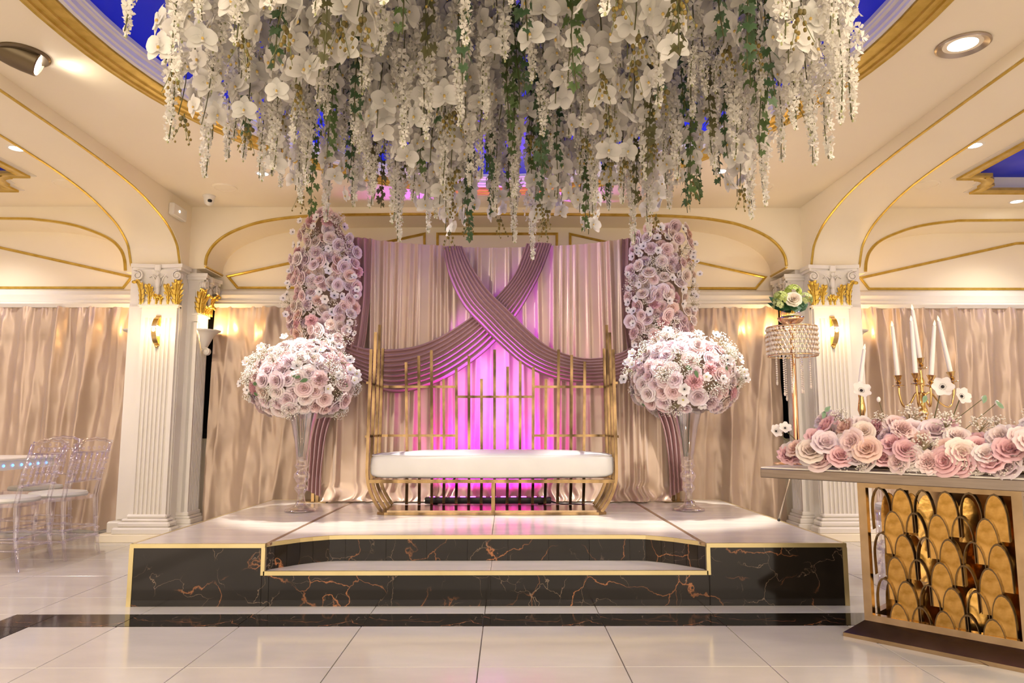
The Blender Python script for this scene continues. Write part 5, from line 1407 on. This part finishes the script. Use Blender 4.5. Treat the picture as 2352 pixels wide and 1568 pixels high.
# silver support pole behind the table
pa, pb = P(1818, 1085, 5.0), P(1789, 1196, 5.0); pb2 = pa+(pb-pa)*((pa.z-0.0)/(pa.z-pb.z)) if pb.z < pa.z else pb
t = thing('stand_leg', 'thin silver pole leaning beside the right curtain behind the table', 'pole', (pb.x, 5.0, ST))
m_ = MB().tube([pb+Vector((0, 0, ST-pb.z)) if pb.z < ST else pb, pa+(pa-pb)*0.6], 0.0075, 10); wpart('tube', m_, NICKEL, t, True)
wpart('rubber_foot', MB().ell((pb.x, 5.0, max(pb.z, ST)+0.006), (0.011, 0.011, 0.010), 8, 6), BLACK, t, True)

# ================================================================== CLEAR CHAIRS AND GUEST TABLE
def clear_chair(loc, rz, label):
    """faces local +y"""
    t = thing('clear_chair', label, 'chair', loc, rz, 'clear acrylic banquet chairs')
    tp = lambda z0, z1, x0, y0, x1, y1, r0, r1: MB().tube([(x0, y0, z0), (x0+(x1-x0)*.3, y0+(y1-y0)*.3, z0+(z1-z0)*.3), (x0+(x1-x0)*.6, y0+(y1-y0)*.6, z0+(z1-z0)*.6), (x1, y1, z1)], [r0, (r0+r1)/2, r1*1.0, r1], 8)
    def beads(mb, a, b, zs, r_):
        for q in zs: mb.ell(Vector(a).lerp(Vector(b), q), (r_, r_, 0.010), 8, 5)
    for s_ in (-1, 1):
        m_ = tp(0.0, 0.45, s_*0.18, 0.19, s_*0.175, 0.17, 0.013, 0.016); beads(m_, (s_*0.18, 0.19, 0), (s_*0.175, 0.17, 0.45), (0.3, 0.5, 0.55), 0.020); part('leg', m_, ACRYL, t, True)
        a, b, c = (s_*0.185, -0.235, 0.0), (s_*0.175, -0.18, 0.45), (s_*0.19, -0.275, 0.87)
        m_ = MB().tube([a, (s_*0.18, -0.20, 0.2), b, (s_*0.182, -0.215, 0.65), c], [0.012, 0.015, 0.018, 0.015, 0.013], 8); beads(m_, a, b, (0.3, 0.45, 0.62), 0.019); beads(m_, b, c, (0.3, 0.42, 0.5, 0.62, 0.7, 0.85), 0.020)
        part('leg', m_, ACRYL, t, True)
        part('stretcher', MB().tube([(s_*0.18, 0.18, 0.22), (s_*0.18, -0.20, 0.22)], 0.009, 6), ACRYL, t, True)
        part('stretcher', MB().tube([(s_*0.18, 0.185, 0.14), (s_*0.18, -0.21, 0.14)], 0.009, 6), ACRYL, t, True)
    for (y_, z_) in ((0.185, 0.22), (-0.20, 0.22), (-0.21, 0.15)): part('stretcher', MB().tube([(-0.18, y_, z_), (0.18, y_, z_)], 0.009, 6), ACRYL, t, True)
    pts = []
    for k in range(28):
        a = 2*PI*k/28; pts.append((0.205*sgnp(math.cos(a), 0.6), 0.205*sgnp(math.sin(a), 0.6)))
    part('seat', MB().prism(pts, 0.435, 0.462), ACRYL, t)
    part('cushion', MB().lathe([(0.198, 0.463), (0.203, 0.475), (0.195, 0.492), (0.10, 0.503), (0.001, 0.505)], 28), LEATHER, t, 40)
    m_ = MB(); top = []
    for k in range(13):
        q = k/12*2-1; top.append((q*0.19, -0.275-0.006, 0.872+0.028*(1-q*q)+0.006*math.cos(q*12)))
    m_.tube(top, 0.014, 7)
    for (y_, z_) in ((-0.262, 0.80), (-0.212, 0.58)): part('cross_rail', MB().tube([(-0.18, y_, z_), (0.18, y_, z_)], 0.009, 6), ACRYL, t, True)
    part('top_rail', m_, ACRYL, t, True)
    for k in range(5):
        x = -0.12+0.06*k; a, b = Vector((x, -0.212, 0.58)), Vector((x, -0.262, 0.80)); m_ = MB().tube([a, b], 0.007, 6); beads(m_, a, b, (0.08, 0.3, 0.42, 0.5, 0.58, 0.70, 0.92), 0.013)
        m_.ell((x, -0.272, 0.832), (0.014, 0.01, 0.014), 8, 5); part('spindle', m_, ACRYL, t, True)
    return t
c0 = clear_chair((-3.60, 5.26, 0), R(90), 'clear acrylic chair with white seat nearest the camera at the left table')
dup(c0, (-3.50, 5.68, 0), R(84), 'clear acrylic chair with white seat nearest the left column')
dup(c0, (-4.02, 4.98, 0), R(28), 'clear acrylic chair cut off by the left picture edge')
dup(c0, (-4.05, 6.25, 0), R(172), 'clear acrylic chair on the far side of the left table near the curtain')
dup(c0, (2.62, 4.72, 0), R(150), 'clear acrylic chair seen through the table pedestal, left one of two')
dup(c0, (3.14, 4.55, 0), R(165), 'clear acrylic chair seen through the table pedestal, right one of two')
t = thing('guest_table', 'white topped guest table with a row of blue lights in the left aisle', 'table', (-4.55, 5.65, 0))
part('table_top', MB().box(-0.55, 0.77, -0.45, 0.45, 0.735, 0.757, bev=0.006), WHITEP, t)
part('apron', MB().box(-0.53, 0.75, -0.43, 0.43, 0.665, 0.735), WHITEP, t)
for i in range(13): part('blue_light', MB().ell((-0.42+0.095*i, -0.434, 0.70), (0.010, 0.008, 0.010), 8, 5), LEDB, t, True)
for i in range(8): part('blue_light', MB().ell((0.754, -0.38+0.1*i, 0.70), (0.008, 0.010, 0.010), 8, 5), LEDB, t, True)
part('pedestal', MB().lathe([(0.22, 0), (0.22, 0.02), (0.06, 0.05), (0.05, 0.3), (0.07, 0.6), (0.16, 0.665)], 24), ACRYL, t, True)
t = thing('table_napkin', 'folded white cloth lying on the left guest table', 'napkin', (-4.22, 5.42, 0.757))
part('fold', MB().box(-0.16, 0.16, -0.10, 0.10, 0.0, 0.014, bev=0.004).box(-0.15, 0.155, -0.095, 0.09, 0.014, 0.026, bev=0.004), LEATHER, t)
